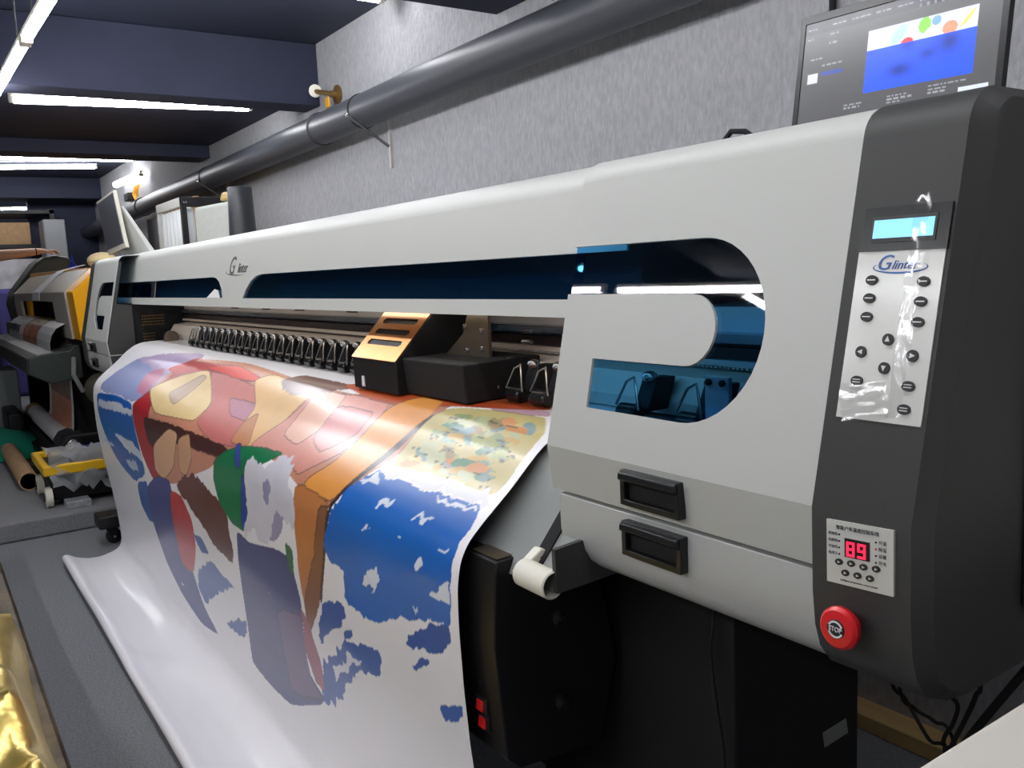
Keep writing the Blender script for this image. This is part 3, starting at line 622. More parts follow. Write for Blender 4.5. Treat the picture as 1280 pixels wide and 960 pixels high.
PRINT=[((150,160,205),2,[-4215,447,-4159,344,-4045,254,-3761,203,-3490,249,-3312,346,-3407,425,-3664,432]),
((190,170,205),2,[-4045,254,-3761,203,-3337,138,-3097,212,-3421,339,-3713,268]),
((205,130,160),1,[-3691,297,-3505,254,-3450,303,-3442,352,-3441,399,-3601,381]),
((30,100,185),1,[-4247,460,-3881,438,-3523,433,-3441,559,-3371,684,-3605,759,-3802,742,-3974,713,-4130,652,-4245,565]),
((215,222,235),2,[-4221,491,-3822,465,-3496,460,-3501,481,-3862,503,-4219,524]),
((215,222,235),2,[-3934,597,-3610,589,-3347,613,-3408,642,-3657,641,-3813,617]),
((200,212,232),2,[-4235,666,-4003,655,-3931,665,-4153,676]),
((205,215,232),2,[-3755,687,-3525,665,-3504,707,-3666,711]),
((30,95,175),1,[-3596,763,-3379,709,-3381,794,-3377,882,-3518,899,-3603,855]),
((206,142,116),0,[-3510,439,-3441,399,-3405,288,-3317,187,-2789,145,-2091,191,-1705,184,-1572,154,-1485,151,-1472,265,-1580,420,-1622,460,-1752,454,-1857,431,-1974,414,-2195,415,-2332,451,-2452,511,-2670,570,-2880,633,-3079,669,-3254,687,-3376,620,-3453,532]),
((178,45,52),0,[-3502,445,-3441,399,-3362,303,-3307,191,-3239,166,-3254,320,-3242,431,-3198,539,-3079,669,-3254,687,-3376,620,-3453,532]),
((190,40,38),0,[-3478,259,-3282,199,-2788,171,-2466,212,-2597,231,-2987,235,-3337,272]),
((225,55,40),0,[-3097,212,-2788,171,-2440,212,-2641,228]),
((240,210,150),0,[-3449,358,-3271,277,-2999,214,-2689,334,-2698,405,-2896,418,-3150,435]),
((205,175,150),0,[-3189,349,-3017,241,-2947,251,-3002,386]),
((205,120,115),0,[-2991,217,-2602,228,-2364,248,-2183,363,-2247,422,-2460,440,-2670,408,-2689,334]),
((190,130,150),0,[-2609,292,-2348,286,-2247,347,-2473,348]),
((78,45,42),1,[-3315,463,-2926,443,-2580,437,-2314,433,-2327,465,-2522,479,-2819,490,-3155,567,-3256,541]),
((225,180,140),0,[-3172,546,-2922,455,-2814,463,-2904,585,-3068,654,-3196,640]),
((215,165,130),0,[-2810,474,-2688,442,-2648,509,-2741,584,-2828,585]),
((235,190,130),0,[-2542,216,-2458,177,-2085,195,-2108,292,-2102,374,-2170,411,-2316,419,-2350,300]),
((205,140,100),0,[-2316,419,-2338,348,-2303,308,-2170,411]),
((110,72,62),1,[-2361,199,-2284,152,-2031,153,-1910,164,-2044,203,-2176,233,-2290,225]),
((222,150,135),0,[-2071,202,-1869,189,-1698,186,-1672,239,-1705,340,-1814,425,-1923,394,-2183,413,-2099,297]),
((232,175,150),0,[-2071,202,-1909,191,-1888,294,-1926,360,-2052,347]),
((212,130,125),0,[-1907,228,-1714,223,-1713,287,-1796,358,-1891,330]),
((190,82,40),0,[-2005,165,-1944,132,-1684,128,-1542,108,-1354,12,-1251,87,-1371,137,-1540,173,-1688,194,-1827,190]),
((214,120,70),0,[-1608,69,-1316,40,-1456,117]),
((205,165,180),0,[-1391,141,-1253,88,-1205,124,-1298,144]),
((235,158,75),0,[-1677,199,-1620,140,-1532,146,-1500,197,-1528,294,-1585,415,-1618,444,-1781,438,-1700,365]),
((200,128,72),0,[-1783,436,-1618,444,-1646,558,-1712,683,-1811,790,-1821,672,-1817,567,-1815,449]),
((140,92,62),1,[-1668,461,-1621,453,-1652,560,-1712,683,-1824,804,-1818,724,-1711,574]),
((60,45,45),0,[-1502,195,-1488,197,-1517,296,-1577,420,-1614,458,-1646,558,-1699,679,-1712,683,-1657,561,-1626,457,-1586,414]),
((105,62,50),3,[-2930,637,-2667,563,-2496,583,-2331,615,-2363,784,-2515,762,-2735,694]),
((62,68,140),0,[-3399,736,-3180,658,-2981,638,-2978,752,-2927,886,-2844,1047,-2726,1109,-2918,1131,-3131,1087,-3322,1017,-3436,911]),
((195,52,56),0,[-3006,677,-2852,665,-2756,729,-2774,821,-2894,946,-3040,949,-3042,861,-3040,765]),
((60,95,165),2,[-2819,909,-2618,824,-2523,851,-2415,861,-2593,920,-2811,1030,-2870,989]),
((60,95,165),2,[-2616,1031,-2457,963,-2375,951,-2433,1017,-2554,1035]),
((60,90,160),2,[-2790,774,-2691,769,-2626,808,-2723,826]),
((25,120,75),0,[-2424,487,-2333,445,-2201,410,-2065,393,-1953,390,-2012,425,-2111,460,-2152,529,-2196,641,-2307,641,-2411,600,-2441,541]),
((40,70,150),1,[-2179,481,-2121,476,-2162,629,-2224,633]),
((60,75,160),0,[-2264,414,-2235,406,-2183,467,-2227,474]),
((66,70,125),0,[-2278,647,-2176,662,-1967,625,-1868,623,-1835,720,-1872,834,-1887,917,-1814,952,-1850,983,-2092,1086,-2266,1092,-2405,1082,-2368,920]),
((105,85,125),1,[-2046,796,-1848,752,-1872,834,-1888,927,-1815,955,-2071,1041]),
((216,214,224),4,[-2174,454,-2116,435,-2010,427,-1920,389,-1861,403,-1853,443,-1803,480,-1831,544,-1920,555,-2002,610,-2085,640,-2116,599,-2205,659,-2145,547]),
((160,155,185),3,[-1938,524,-1879,538,-1932,594,-2005,620]),
((150,148,180),3,[-2014,458,-1958,474,-1989,525,-2025,505]),
((40,110,72),1,[-1895,594,-1846,595,-1854,663,-1888,655]),
((204,190,128),0,[-1497,199,-1478,170,-1424,154,-1339,141,-1209,130,-1144,183,-1140,246,-1140,322,-1268,318,-1396,323,-1500,330]),
((190,195,150),2,[-1302,206,-1285,198,-1245,193,-1226,195,-1246,204,-1285,209]),
((130,160,165),2,[-1356,289,-1351,278,-1322,278,-1302,285,-1308,297,-1337,297]),
((190,195,150),2,[-1399,308,-1382,300,-1343,294,-1325,295,-1344,305,-1382,310]),
((190,195,150),2,[-1461,266,-1447,257,-1409,254,-1389,258,-1406,267,-1442,271]),
((170,175,110),2,[-1375,275,-1361,266,-1326,263,-1307,266,-1322,276,-1358,280]),
((130,160,165),2,[-1448,286,-1447,275,-1421,276,-1400,285,-1402,297,-1427,296]),
((120,150,140),2,[-1271,229,-1259,218,-1221,215,-1200,220,-1215,231,-1253,234]),
((130,160,165),2,[-1364,188,-1360,176,-1327,174,-1305,180,-1313,192,-1346,193]),
((120,150,140),2,[-1354,232,-1345,219,-1303,218,-1276,226,-1289,240,-1330,242]),
((120,150,140),2,[-1459,284,-1453,274,-1421,273,-1401,279,-1409,291,-1440,292]),
((150,165,120),2,[-1435,212,-1431,206,-1411,206,-1397,210,-1402,217,-1422,218]),
((170,175,110),2,[-1355,193,-1351,178,-1312,177,-1281,188,-1291,202,-1330,203]),
((205,170,95),2,[-1294,305,-1285,293,-1248,291,-1226,298,-1235,312,-1271,314]),
((150,165,120),2,[-1255,293,-1238,285,-1202,280,-1185,281,-1204,290,-1240,295]),
((120,150,140),2,[-1255,240,-1253,229,-1229,230,-1211,239,-1214,251,-1238,249]),
((95,140,110),2,[-1277,253,-1264,240,-1223,238,-1199,245,-1214,259,-1254,261]),
((205,170,95),2,[-1368,305,-1363,296,-1339,295,-1323,300,-1328,310,-1352,311]),
((150,165,120),2,[-1431,238,-1422,231,-1396,230,-1381,233,-1391,241,-1417,242]),
((95,140,110),2,[-1402,239,-1397,227,-1363,228,-1340,237,-1346,250,-1379,250]),
((130,160,165),2,[-1220,180,-1223,165,-1196,167,-1173,177,-1172,192,-1198,191]),
((190,195,150),2,[-1424,275,-1418,264,-1386,264,-1365,271,-1372,283,-1404,284]),
((215,150,95),2,[-1387,225,-1377,217,-1344,215,-1326,218,-1337,228,-1370,230]),
((225,205,130),2,[-1464,301,-1456,293,-1431,292,-1415,295,-1423,304,-1448,306]),
((205,170,95),2,[-1294,276,-1281,263,-1239,260,-1214,267,-1229,281,-1271,284]),
((120,150,140),2,[-1311,306,-1297,296,-1260,292,-1240,295,-1255,306,-1292,311]),
((225,205,130),2,[-1315,221,-1312,214,-1293,214,-1280,219,-1283,227,-1302,227]),
((225,205,130),2,[-1357,241,-1355,230,-1331,232,-1313,241,-1315,252,-1338,251]),
((170,175,110),2,[-1282,224,-1272,217,-1245,215,-1230,218,-1240,226,-1267,228]),
((150,165,120),2,[-1430,217,-1427,206,-1398,207,-1377,214,-1380,226,-1409,226]),
((95,140,110),2,[-1230,303,-1218,295,-1189,292,-1173,294,-1187,302,-1216,306]),
((170,175,110),2,[-1436,207,-1435,200,-1415,200,-1401,205,-1403,213,-1422,213]),
((190,195,150),2,[-1377,261,-1377,252,-1357,254,-1341,261,-1341,272,-1361,270]),
((150,165,120),2,[-1309,213,-1297,205,-1266,202,-1248,205,-1261,214,-1293,217]),
((160,140,100),2,[-1378,217,-1367,203,-1323,202,-1295,210,-1307,225,-1351,227]),
((190,195,150),2,[-1297,212,-1288,205,-1262,203,-1247,207,-1257,214,-1283,216]),
((205,170,95),2,[-1397,236,-1390,223,-1354,223,-1330,232,-1339,245,-1374,245]),
((190,195,150),2,[-1310,233,-1306,228,-1289,227,-1278,231,-1283,237,-1300,238]),
((150,165,120),2,[-1259,295,-1258,286,-1238,287,-1222,295,-1222,306,-1242,305]),
((170,175,110),2,[-1311,285,-1297,275,-1258,271,-1237,275,-1253,287,-1292,290]),
((215,150,95),2,[-1346,282,-1341,274,-1316,273,-1300,278,-1307,288,-1331,289]),
((150,165,120),2,[-1228,244,-1223,235,-1197,235,-1181,241,-1187,252,-1212,252]),
((225,205,130),2,[-1443,276,-1423,266,-1377,261,-1353,264,-1375,275,-1421,280]),
((215,150,95),2,[-1353,304,-1346,297,-1322,295,-1309,298,-1317,305,-1340,307]),
((215,150,95),2,[-1239,193,-1233,184,-1206,183,-1188,189,-1196,199,-1223,200]),
((120,150,140),2,[-1405,247,-1401,241,-1384,241,-1373,245,-1377,251,-1394,251]),
((190,195,150),2,[-1355,188,-1354,173,-1318,172,-1291,182,-1298,195,-1333,196]),
((190,195,150),2,[-1342,306,-1338,298,-1317,298,-1303,302,-1307,311,-1328,311]),
((190,195,150),2,[-1236,256,-1227,248,-1202,247,-1188,250,-1198,258,-1223,260]),
((215,150,95),2,[-1219,191,-1216,184,-1198,184,-1185,188,-1191,195,-1209,195]),
((150,165,120),2,[-1295,176,-1300,162,-1274,164,-1251,175,-1247,189,-1271,188]),
((215,150,95),2,[-1285,177,-1290,162,-1262,164,-1238,175,-1235,190,-1261,189]),
((150,165,120),2,[-1280,303,-1278,294,-1257,295,-1242,301,-1243,311,-1264,311]),
((120,150,140),2,[-1262,279,-1248,272,-1216,268,-1200,270,-1216,278,-1248,282]),
((170,175,110),2,[-1318,225,-1314,216,-1288,216,-1271,222,-1276,233,-1301,233]),
((215,150,95),2,[-1296,295,-1297,285,-1277,287,-1261,295,-1259,306,-1278,305]),
((130,160,165),2,[-1405,217,-1396,203,-1352,202,-1324,211,-1334,226,-1377,228]),
((95,140,110),2,[-1327,284,-1313,271,-1270,268,-1245,275,-1260,289,-1303,292]),
((205,170,95),2,[-1231,221,-1222,213,-1194,211,-1178,215,-1188,224,-1216,226]),
((150,165,120),2,[-1426,189,-1419,179,-1388,176,-1368,181,-1378,191,-1409,193]),
((190,195,150),2,[-1452,279,-1436,266,-1388,263,-1361,270,-1378,284,-1425,287]),
((205,170,95),2,[-1308,303,-1294,293,-1257,289,-1236,293,-1251,305,-1288,309]),
((130,160,165),2,[-1250,289,-1241,279,-1210,277,-1192,283,-1201,294,-1232,296]),
((215,150,95),2,[-1269,288,-1258,276,-1220,274,-1197,280,-1209,294,-1247,296]),
((190,195,150),2,[-1279,307,-1272,296,-1240,294,-1220,300,-1228,313,-1259,315]),
((190,195,150),2,[-1228,206,-1228,198,-1209,199,-1195,206,-1196,215,-1214,214]),
((130,160,165),2,[-1295,195,-1294,183,-1267,185,-1246,193,-1250,205,-1276,204]),
((120,150,140),2,[-1215,250,-1214,241,-1195,243,-1180,250,-1182,260,-1200,259]),
((160,140,100),2,[-1324,187,-1326,172,-1293,173,-1266,183,-1271,197,-1302,197]),
((170,175,110),2,[-1230,251,-1222,242,-1196,241,-1179,247,-1187,257,-1214,258]),
((160,140,100),2,[-1387,271,-1377,260,-1342,259,-1320,265,-1331,277,-1366,279]),
((120,150,140),2,[-1218,296,-1214,290,-1195,289,-1183,293,-1187,301,-1206,302]),
((215,150,95),2,[-1263,189,-1268,176,-1245,179,-1224,189,-1224,200,-1245,199]),
((215,150,95),2,[-1479,316,-1468,305,-1430,302,-1408,306,-1420,318,-1457,322]),
((190,195,150),2,[-1416,287,-1407,274,-1367,273,-1342,280,-1353,294,-1392,296]),
((190,195,150),2,[-1405,203,-1395,192,-1356,191,-1332,197,-1344,209,-1382,211]),
((170,175,110),2,[-1290,239,-1276,230,-1242,228,-1223,232,-1238,242,-1272,244]),
((95,140,110),2,[-1443,218,-1425,210,-1383,205,-1361,208,-1381,217,-1423,222]),
((170,175,110),2,[-1193,252,-1189,247,-1174,247,-1165,250,-1170,256,-1184,256]),
((150,165,120),2,[-1453,237,-1449,230,-1427,230,-1412,235,-1416,244,-1438,244]),
((150,165,120),2,[-1266,218,-1264,211,-1246,211,-1233,217,-1235,225,-1252,225]),
((70,80,70),1,[-1319,182,-1291,183,-1288,185,-1316,185]),
((70,80,70),1,[-1263,236,-1237,235,-1236,237,-1261,237]),
((70,80,70),1,[-1400,220,-1370,220,-1368,221,-1398,222]),
((70,80,70),1,[-1278,204,-1252,204,-1250,205,-1276,205]),
((70,80,70),1,[-1272,240,-1246,240,-1244,241,-1270,241]),
((70,80,70),1,[-1445,294,-1415,293,-1413,294,-1443,296]),
((70,80,70),1,[-1425,192,-1394,192,-1392,194,-1423,194]),
((70,80,70),1,[-1371,293,-1343,291,-1341,293,-1370,294]),
((70,80,70),1,[-1248,221,-1223,221,-1221,223,-1246,223]),
((70,80,70),1,[-1479,279,-1447,278,-1445,279,-1477,280]),
((70,80,70),1,[-1246,252,-1221,251,-1219,252,-1244,253]),
((70,80,70),1,[-1423,286,-1393,285,-1392,286,-1421,288]),
((70,80,70),1,[-1365,318,-1337,316,-1335,317,-1363,319]),
((70,80,70),1,[-1419,230,-1389,229,-1387,231,-1417,231]),
((70,80,70),1,[-1220,231,-1196,231,-1194,232,-1219,233]),
((70,80,70),1,[-1333,297,-1306,295,-1305,297,-1332,298]),
((70,80,70),1,[-1246,240,-1221,239,-1219,241,-1244,241]),
((70,80,70),1,[-1316,315,-1290,314,-1288,315,-1315,317]),
((70,80,70),1,[-1367,296,-1339,294,-1337,296,-1366,297]),
((70,80,70),1,[-1276,185,-1250,185,-1247,187,-1273,187]),
((70,80,70),1,[-1351,245,-1323,245,-1321,246,-1349,247]),
((70,80,70),1,[-1252,184,-1226,184,-1223,187,-1248,186]),
((70,80,70),1,[-1186,247,-1162,246,-1161,248,-1184,248]),
((70,80,70),1,[-1187,245,-1164,245,-1162,246,-1186,247]),
((70,80,70),1,[-1402,260,-1372,260,-1371,261,-1400,262]),
((70,80,70),1,[-1444,244,-1413,243,-1412,245,-1442,245]),
((70,80,70),1,[-1253,232,-1227,232,-1226,233,-1251,233]),
((70,80,70),1,[-1251,211,-1226,211,-1224,212,-1249,212]),
((70,80,70),1,[-1245,248,-1219,247,-1218,248,-1243,249]),
((70,80,70),1,[-1305,220,-1279,220,-1277,222,-1303,222]),
((70,80,70),1,[-1423,220,-1393,219,-1390,221,-1421,221]),
((70,80,70),1,[-1205,238,-1181,237,-1180,239,-1204,239]),
((70,80,70),1,[-1372,266,-1343,266,-1342,267,-1370,268]),
((70,80,70),1,[-1427,236,-1397,235,-1395,237,-1425,237]),
((70,80,70),1,[-1194,297,-1170,296,-1169,297,-1192,298]),
((70,80,70),1,[-1423,208,-1393,208,-1390,210,-1421,210]),
((70,80,70),1,[-1293,264,-1267,263,-1265,265,-1291,265]),
((70,80,70),1,[-1365,299,-1337,298,-1335,299,-1363,301]),
((70,80,70),1,[-1194,258,-1171,257,-1169,259,-1193,259]),
((70,80,70),1,[-1269,242,-1243,241,-1242,243,-1268,243]),
((70,80,70),1,[-1314,181,-1287,181,-1284,183,-1311,183]),
((70,80,70),1,[-1439,194,-1408,194,-1406,196,-1437,196]),
((70,80,70),1,[-1197,313,-1173,311,-1172,312,-1195,314]),
((70,80,70),1,[-1237,294,-1212,293,-1211,295,-1235,296]),
((70,80,70),1,[-1438,248,-1407,248,-1406,249,-1436,250]),
((70,80,70),1,[-1362,264,-1334,263,-1333,264,-1361,265]),
((228,228,235),4,[-1549,341,-1461,329,-1302,332,-1141,320,-1141,342,-1210,346,-1292,349,-1417,350]),
((25,105,195),2,[-1589,434,-1555,387,-1523,353,-1411,354,-1276,352,-1142,344,-1137,392,-1146,431,-1139,486,-1141,541,-1149,557,-1204,560,-1300,588,-1427,634,-1502,642,-1580,636,-1560,567,-1634,565,-1647,535,-1620,482]),
((225,232,242),3,[-1262,483,-1247,450,-1227,474]),
((225,232,242),3,[-1488,577,-1402,520,-1394,551,-1446,589,-1431,565]),
((225,232,242),3,[-1436,421,-1434,397,-1390,388,-1386,404,-1421,412]),
((225,232,242),3,[-1310,408,-1239,391,-1266,409]),
((225,232,242),3,[-1553,388,-1509,361,-1476,373,-1509,384]),
((225,232,242),3,[-1211,520,-1143,481,-1144,517,-1181,522]),
((225,232,242),3,[-1289,362,-1156,352,-1148,359,-1267,369]),
((225,232,242),3,[-1266,548,-1246,548,-1262,563]),
((225,232,242),3,[-1478,458,-1439,451,-1445,462]),
((225,232,242),3,[-1205,440,-1158,431,-1158,439]),
((225,232,242),3,[-1322,442,-1307,440,-1309,447]),
((40,90,170),2,[-1314,634,-1261,596,-1205,568,-1146,556,-1148,588,-1227,622,-1288,637]),
((40,90,170),2,[-1293,672,-1264,649,-1226,635,-1241,656,-1281,678]),
((45,85,165),2,[-1701,679,-1601,644,-1572,658,-1622,708,-1695,747,-1758,794,-1739,734]),
((45,90,170),3,[-1778,858,-1637,751,-1531,707,-1442,688,-1426,714,-1452,748,-1547,776,-1628,837,-1708,905,-1796,961,-1837,964]),
((225,228,238),3,[-1708,829,-1584,757,-1508,745,-1646,814,-1722,870]),
((45,90,170),1,[-1605,713,-1557,689,-1555,706,-1599,729]),
((40,95,180),2,[-1219,715,-1173,689,-1157,695,-1194,728]),
((40,95,180),2,[-1187,698,-1128,670,-1141,704,-1181,726]),
((160,90,110),2,[-1839,731,-1805,756,-1785,849,-1804,931,-1856,924,-1878,856]),
]
# ------------------------------------------------------------------ printed vinyl sheet
PF = [(1.04,.9852),(.98,.9852),(.92,.985),(.87,.982),(.835,.970),(.80,.946),(.75,.900),(.69,.852),(.663,.827),(.648,.80),(.641,.76),(.640,.70),(.643,.60),(.650,.50),(.662,.40),(.675,.30),(.685,.20),(.692,.12),(.693,.07),(.68,.045),(.65,.030),(.60,.016),(.55,.016),(.50,.028),(.47,.046),(.455,.051),(.443,.044),(.438,.031),(.445,.017),(.462,.009),(.482,.006)]
pf = np.array(PF); sl = np.r_[0, np.cumsum(np.hypot(*np.diff(pf, axis=0).T))] - .02   # arc length measured from y = 1.02
NS, NX = 470, 760
ss = np.linspace(sl[0], sl[-1], NS)
yy = np.interp(ss, sl, pf[:, 0]); zz = np.interp(ss, sl, pf[:, 1])
ker = np.hanning(17); ker /= ker.sum()
pad = lambda a: np.r_[2*a[0]-a[8:0:-1], a, 2*a[-1]-a[-2:-10:-1]]
yy = np.convolve(pad(yy), ker, 'valid'); zz = np.convolve(pad(zz), ker, 'valid')
tt = np.linspace(0, 1, NX); xx = -1.118 - 3.225*(.38*tt + .62*tt**1.6)
X, S = np.meshgrid(xx, ss); Yg = np.repeat(yy[:, None], NX, 1); Zg = np.repeat(zz[:, None], NX, 1)
fl = np.clip((S-1.10)/.12, 0, 1)*np.clip((sl[-1]-S)/.10, 0, 1)
Zg = Zg + fl*(.007*np.sin(3.3*X+1) + .006*np.sin(7.1*X+S*9) +   .009*np.exp(-((X+2.75+(S-1.2)*1.2)/.10)**2))
Yg = Yg + np.clip((S-.62)/.4, 0, 1)*(.006*np.sin(2.6*X+.5) + .003*np.sin(6*X+S*4))*np.clip((1.30-S)/.1, 0, 1)
Zg = np.maximum(Zg, .004)
ink = np.empty((NS, NX, 3)); ink[:] = lin((246, 244, 247))
n1 = vnoise(X*9, S*9); n2 = vnoise(X*28+7, S*28); n3 = vnoise(X*70, S*70+3); n4 = vnoise(X*24+50, S*9+11); n5 = vnoise(X*60+9, S*20+31)
def chaikin(a, n=2):
    for k in range(n):
        w = (.12, .25)[k]; b = np.roll(a, -1, 0); a = np.stack([(1-w)*a+w*b, w*a+(1-w)*b], 1).reshape(-1, 2)
    return a
ident = np.zeros((NS, NX), np.int32)
g1 = vnoise(X*2.3+3, S*3.1)*.5 + vnoise(X*5+1, S*2.2+8)*.35
for pi, (colr, jit, flat) in enumerate(PRINT):
    a = chaikin(np.array(flat, float).reshape(-1, 2)/1000)
    j = jit*.0045
    dx = j*(n1*1.2+n2+n3*.8); dy = j*(n4+n5+n3*.6)
    x0, y0 = a.min(0)-.06; x1, y1 = a.max(0)+.06
    ix = np.where((xx >= x0) & (xx <= x1))[0]; iy = np.where((ss >= y0) & (ss <= y1))[0]
    if not len(ix) or not len(iy): continue
    sl_ = (slice(iy[0], iy[-1]+1), slice(ix[0], ix[-1]+1))
    mk = inpoly(X[sl_]+dx[sl_], S[sl_]+dy[sl_], [tuple(p) for p in a])
    sub = ink[sl_]; base_c = np.array(lin(colr))
    shade = 1+.34*g1[sl_]+.06*n2[sl_]
    sub[mk] = base_c[None]*shade[mk][:, None]
    ident[sl_][mk] = pi+1 if jit <= 1 else 0
ed = np.zeros((NS, NX), bool)
ed[:, 1:] |= (ident[:, 1:] != ident[:, :-1]) & (ident[:, 1:]*ident[:, :-1] > 0)
ed[1:] |= (ident[1:] != ident[:-1]) & (ident[1:]*ident[:-1] > 0)
ink[ed] = ink[ed]*.35 + np.array(lin((60, 44, 44)))*.65
# torn brush-like foam flecks inside the sea colours
sea = (ink[..., 2] > ink[..., 0]*3) & (ink[..., 2] > .2)
fleck = (vnoise(X*38+3, S*52) + .6*vnoise(X*11, S*14+9)) > .70
ink[sea & fleck] = lin((214, 226, 240))
ink = np.clip(ink, 0, 1)
pts = np.stack([X, Yg, Zg], -1)
c0 = np.array([-2.7, .7, .5])
me = grid_mesh('printed_sheet', pts-c0, ink)
bn = link('printed_sheet', me, m_print, None, Vector(c0), smooth=60)
tag(bn, 'wide glossy printed vinyl sheet hanging from the big printer down to the floor', 'printed sheet')

# ------------------------------------------------------------------ laptop
LT = thing('laptop', 'open black laptop showing a blue picture, on top of the printer end', 'laptop', (-.82, 1.28, 1.392))
tilt = Vector((0, .16, 1)).normalized(); lx = Vector((1, -.02, -.025)).normalized()
lo = Vector((-.99, 1.265, 1.405))
def lpt(o): return lambda u, v: lo + lx*(u*.352) + tilt*(v*.238) + Vector((0, -1, .16)).normalized()*o
def rr(x0, x1, y0, y1, r, asp=.352/.238):
    out = []
    for cx, cy, a in ((x1-r, y1-r*asp, 0), (x0+r, y1-r*asp, 90), (x0+r, y0+r*asp, 180), (x1-r, y0+r*asp, 270)):
        out += [(cx+r*math.cos(math.radians(a+k*18)), cy+r*asp*math.sin(math.radians(a+k*18))) for k in range(6)]
    return out
MB().plate([rr(0, 1, 0, 1, .025)], lpt(.0), lpt(-.010)).build('lid', m_black, LT, .002)
MB().plate([rr(0, 1, 0, 1, .025), [(.028, .09), (.972, .09), (.972, .945), (.028, .945)]], lpt(.003), lpt(0)).build('bezel', m_plas, LT, .0008, smooth=0)
MB().hexa([(-.99, 1.03, 1.391), (-.638, 1.023, 1.391), (-.638, 1.25, 1.391), (-.99, 1.257, 1.391), (-.99, 1.03, 1.411), (-.638, 1.023, 1.409), (-.638, 1.25, 1.409), (-.99, 1.257, 1.411)]).build('keyboard_base', m_black, LT, .004)
MB().cyl((-.95, 1.262, 1.408), (-.68, 1.256, 1.403), .009, 12).build('hinge', m_black, LT)
MB().plate([[(.5+.006*math.cos(2*PI*k/12), .97+.009*math.sin(2*PI*k/12)) for k in range(12)]], lpt(.0038), lpt(.003)).build('webcam', m_matte, LT, smooth=0)
nu, nv = 300, 190
u, v_ = np.meshgrid(np.linspace(0, 1, nu), np.linspace(0, 1, nv))   # v from the top
sc = np.empty((nv, nu, 3)); sc[:] = lin((78, 78, 80))
def paint(c, pl): sc[inpoly(u, v_, pl)] = lin(c)
def rect(c, x0, x1, y0, y1): paint(c, [(x0, y0), (x1, y0), (x1, y1), (x0, y1)])
rect((62, 62, 68), 0, 1, 0, .10)
rect((205, 214, 240), .37, .897, .185, .34); rect((38, 82, 225), .37, .897, .335, .657)
def blob(c, cx, cy, rx, ry, sk=0.):
    q = ((u-cx-sk*(v_-cy))/rx)**2 + ((v_-cy)/ry)**2
    sc[(q < 1) & (v_ < .335) & (v_ > .185)] = lin(c)
for bl in (((165, 210, 232), .53, .26, .035, .07, -.3), ((195, 214, 235), .60, .22, .03, .05), ((120, 190, 70), .655, .24, .03, .06), ((105, 150, 195), .71, .225, .022, .035),
           ((238, 242, 248), .70, .32, .045, .06), ((225, 60, 70), .575, .335, .03, .035), ((232, 140, 110), .775, .30, .035, .05), ((240, 190, 90), .855, .26, .012, .06, -.5)): blob(*bl)
d = np.exp(-(((u-.55)/.06)**2 + ((v_-.53)/.05)**2)) + np.exp(-(((u-.78)/.05)**2 + ((v_-.40)/.07)**2)) + .8*np.exp(-(((u-.68)/.04)**2 + ((v_-.45)/.04)**2)) + .6*np.exp(-(((u-.58)/.03)**2+((v_-.36)/.035)**2))
inb = (u > .37) & (u < .897) & (v_ > .335) & (v_ < .657)
sc[inb] *= (1-.6*np.clip(d, 0, 1))[inb][:, None]
rng = np.random.RandomState(11)
def words(x0, x1, y, c=(140, 140, 146), h=.012):
    x = x0
    while x < x1-.01:
        w = rng.uniform(.008, .03); rect(c, x, min(x+w, x1), y, y+h); x += w+.008
for x0, x1, y in ((.02, .07, .05), (.16, .24, .045), (.27, .37, .045), (.40, .48, .045), (.51, .6, .045), (.62, .72, .045), (.15, .2, .12), (.02, .07, .13), (.15, .2, .19), (.05, .12, .30), (.12, .24, .36), (.27, .38, .72), (.27, .36, .745), (.50, .60, .71), (.50, .64, .735), (.50, .58, .76), (.70, .88, .69), (.70, .8, .715), (.70, .78, .74)):
    words(x0, x1, y)
for i in range(9): rect((110, 112, 120), .62+.035*i, .632+.035*i, .07, .10)
rect((60, 75, 150), .12, .24, .42, .45); rect((190, 190, 200), .04, .10, .42, .50); rect((200, 205, 225), .84, .97, .745, .79)
pts = np.array([[tuple(lpt(.0015)(.028+.944*float(a), .945-.855*float(b))) for a in np.linspace(0, 1, nu)] for b in np.linspace(0, 1, nv)])
c0 = pts.mean((0, 1)); link('screen', grid_mesh('screen', pts-c0, sc), m_screen, LT, Vector(c0), smooth=0)
ck = MB().tube([(-1.0, 1.10, 1.392), (-.992, 1.10, 1.425), (-.972, 1.10, 1.442), (-.945, 1.10, 1.438), (-.925, 1.11, 1.42), (-.90, 1.14, 1.40), (-.86, 1.2, 1.397)], .0045, 8).build('cable_loop', m_matte)
tag(ck, 'black cable looping up on the printer top left of the laptop', 'cable')
cd = MB().tube([(-1.435, 2.005, 1.45), (-1.435, 2.005, 1.90), (-1.52, 2.005, 1.915)], .009, 8).build('wall_cable', m_matte)
tag(cd, 'black cable running up the grey wall behind the laptop', 'cable')

# ------------------------------------------------------------------ things on and behind the far end of the printer
MN = thing('monitor', 'white edged flat monitor with dark screen standing on the printer far end', 'monitor', (-5.3, .97, 1.39))
def mpt(o): return lambda a, b: Vector((-5.55+a*.50, .945+(.29-b*.29)*.12-o, 1.43+b*.30+a*.02))
MB().plate([rr(0, 1, 0, 1, .012)], mpt(0), mpt(-.018)).build('frame', m_white, MN, .003)
MB().plate([[(.03, .09), (.955, .09), (.955, .96), (.03, .96)]], mpt(.002), mpt(-.001)).build('screen', mat('dead_screen', (95, 97, 106), .3), MN, smooth=0)
MB().hexa([(-5.25, .99, 1.405), (-4.92, 1.08, 1.405), (-4.92, 1.11, 1.405), (-5.25, 1.02, 1.405), (-5.13, .98, 1.67), (-5.09, .985, 1.67), (-5.09, 1.0, 1.67), (-5.13, 1.0, 1.67)]).build('stand', m_shell, MN, .004)
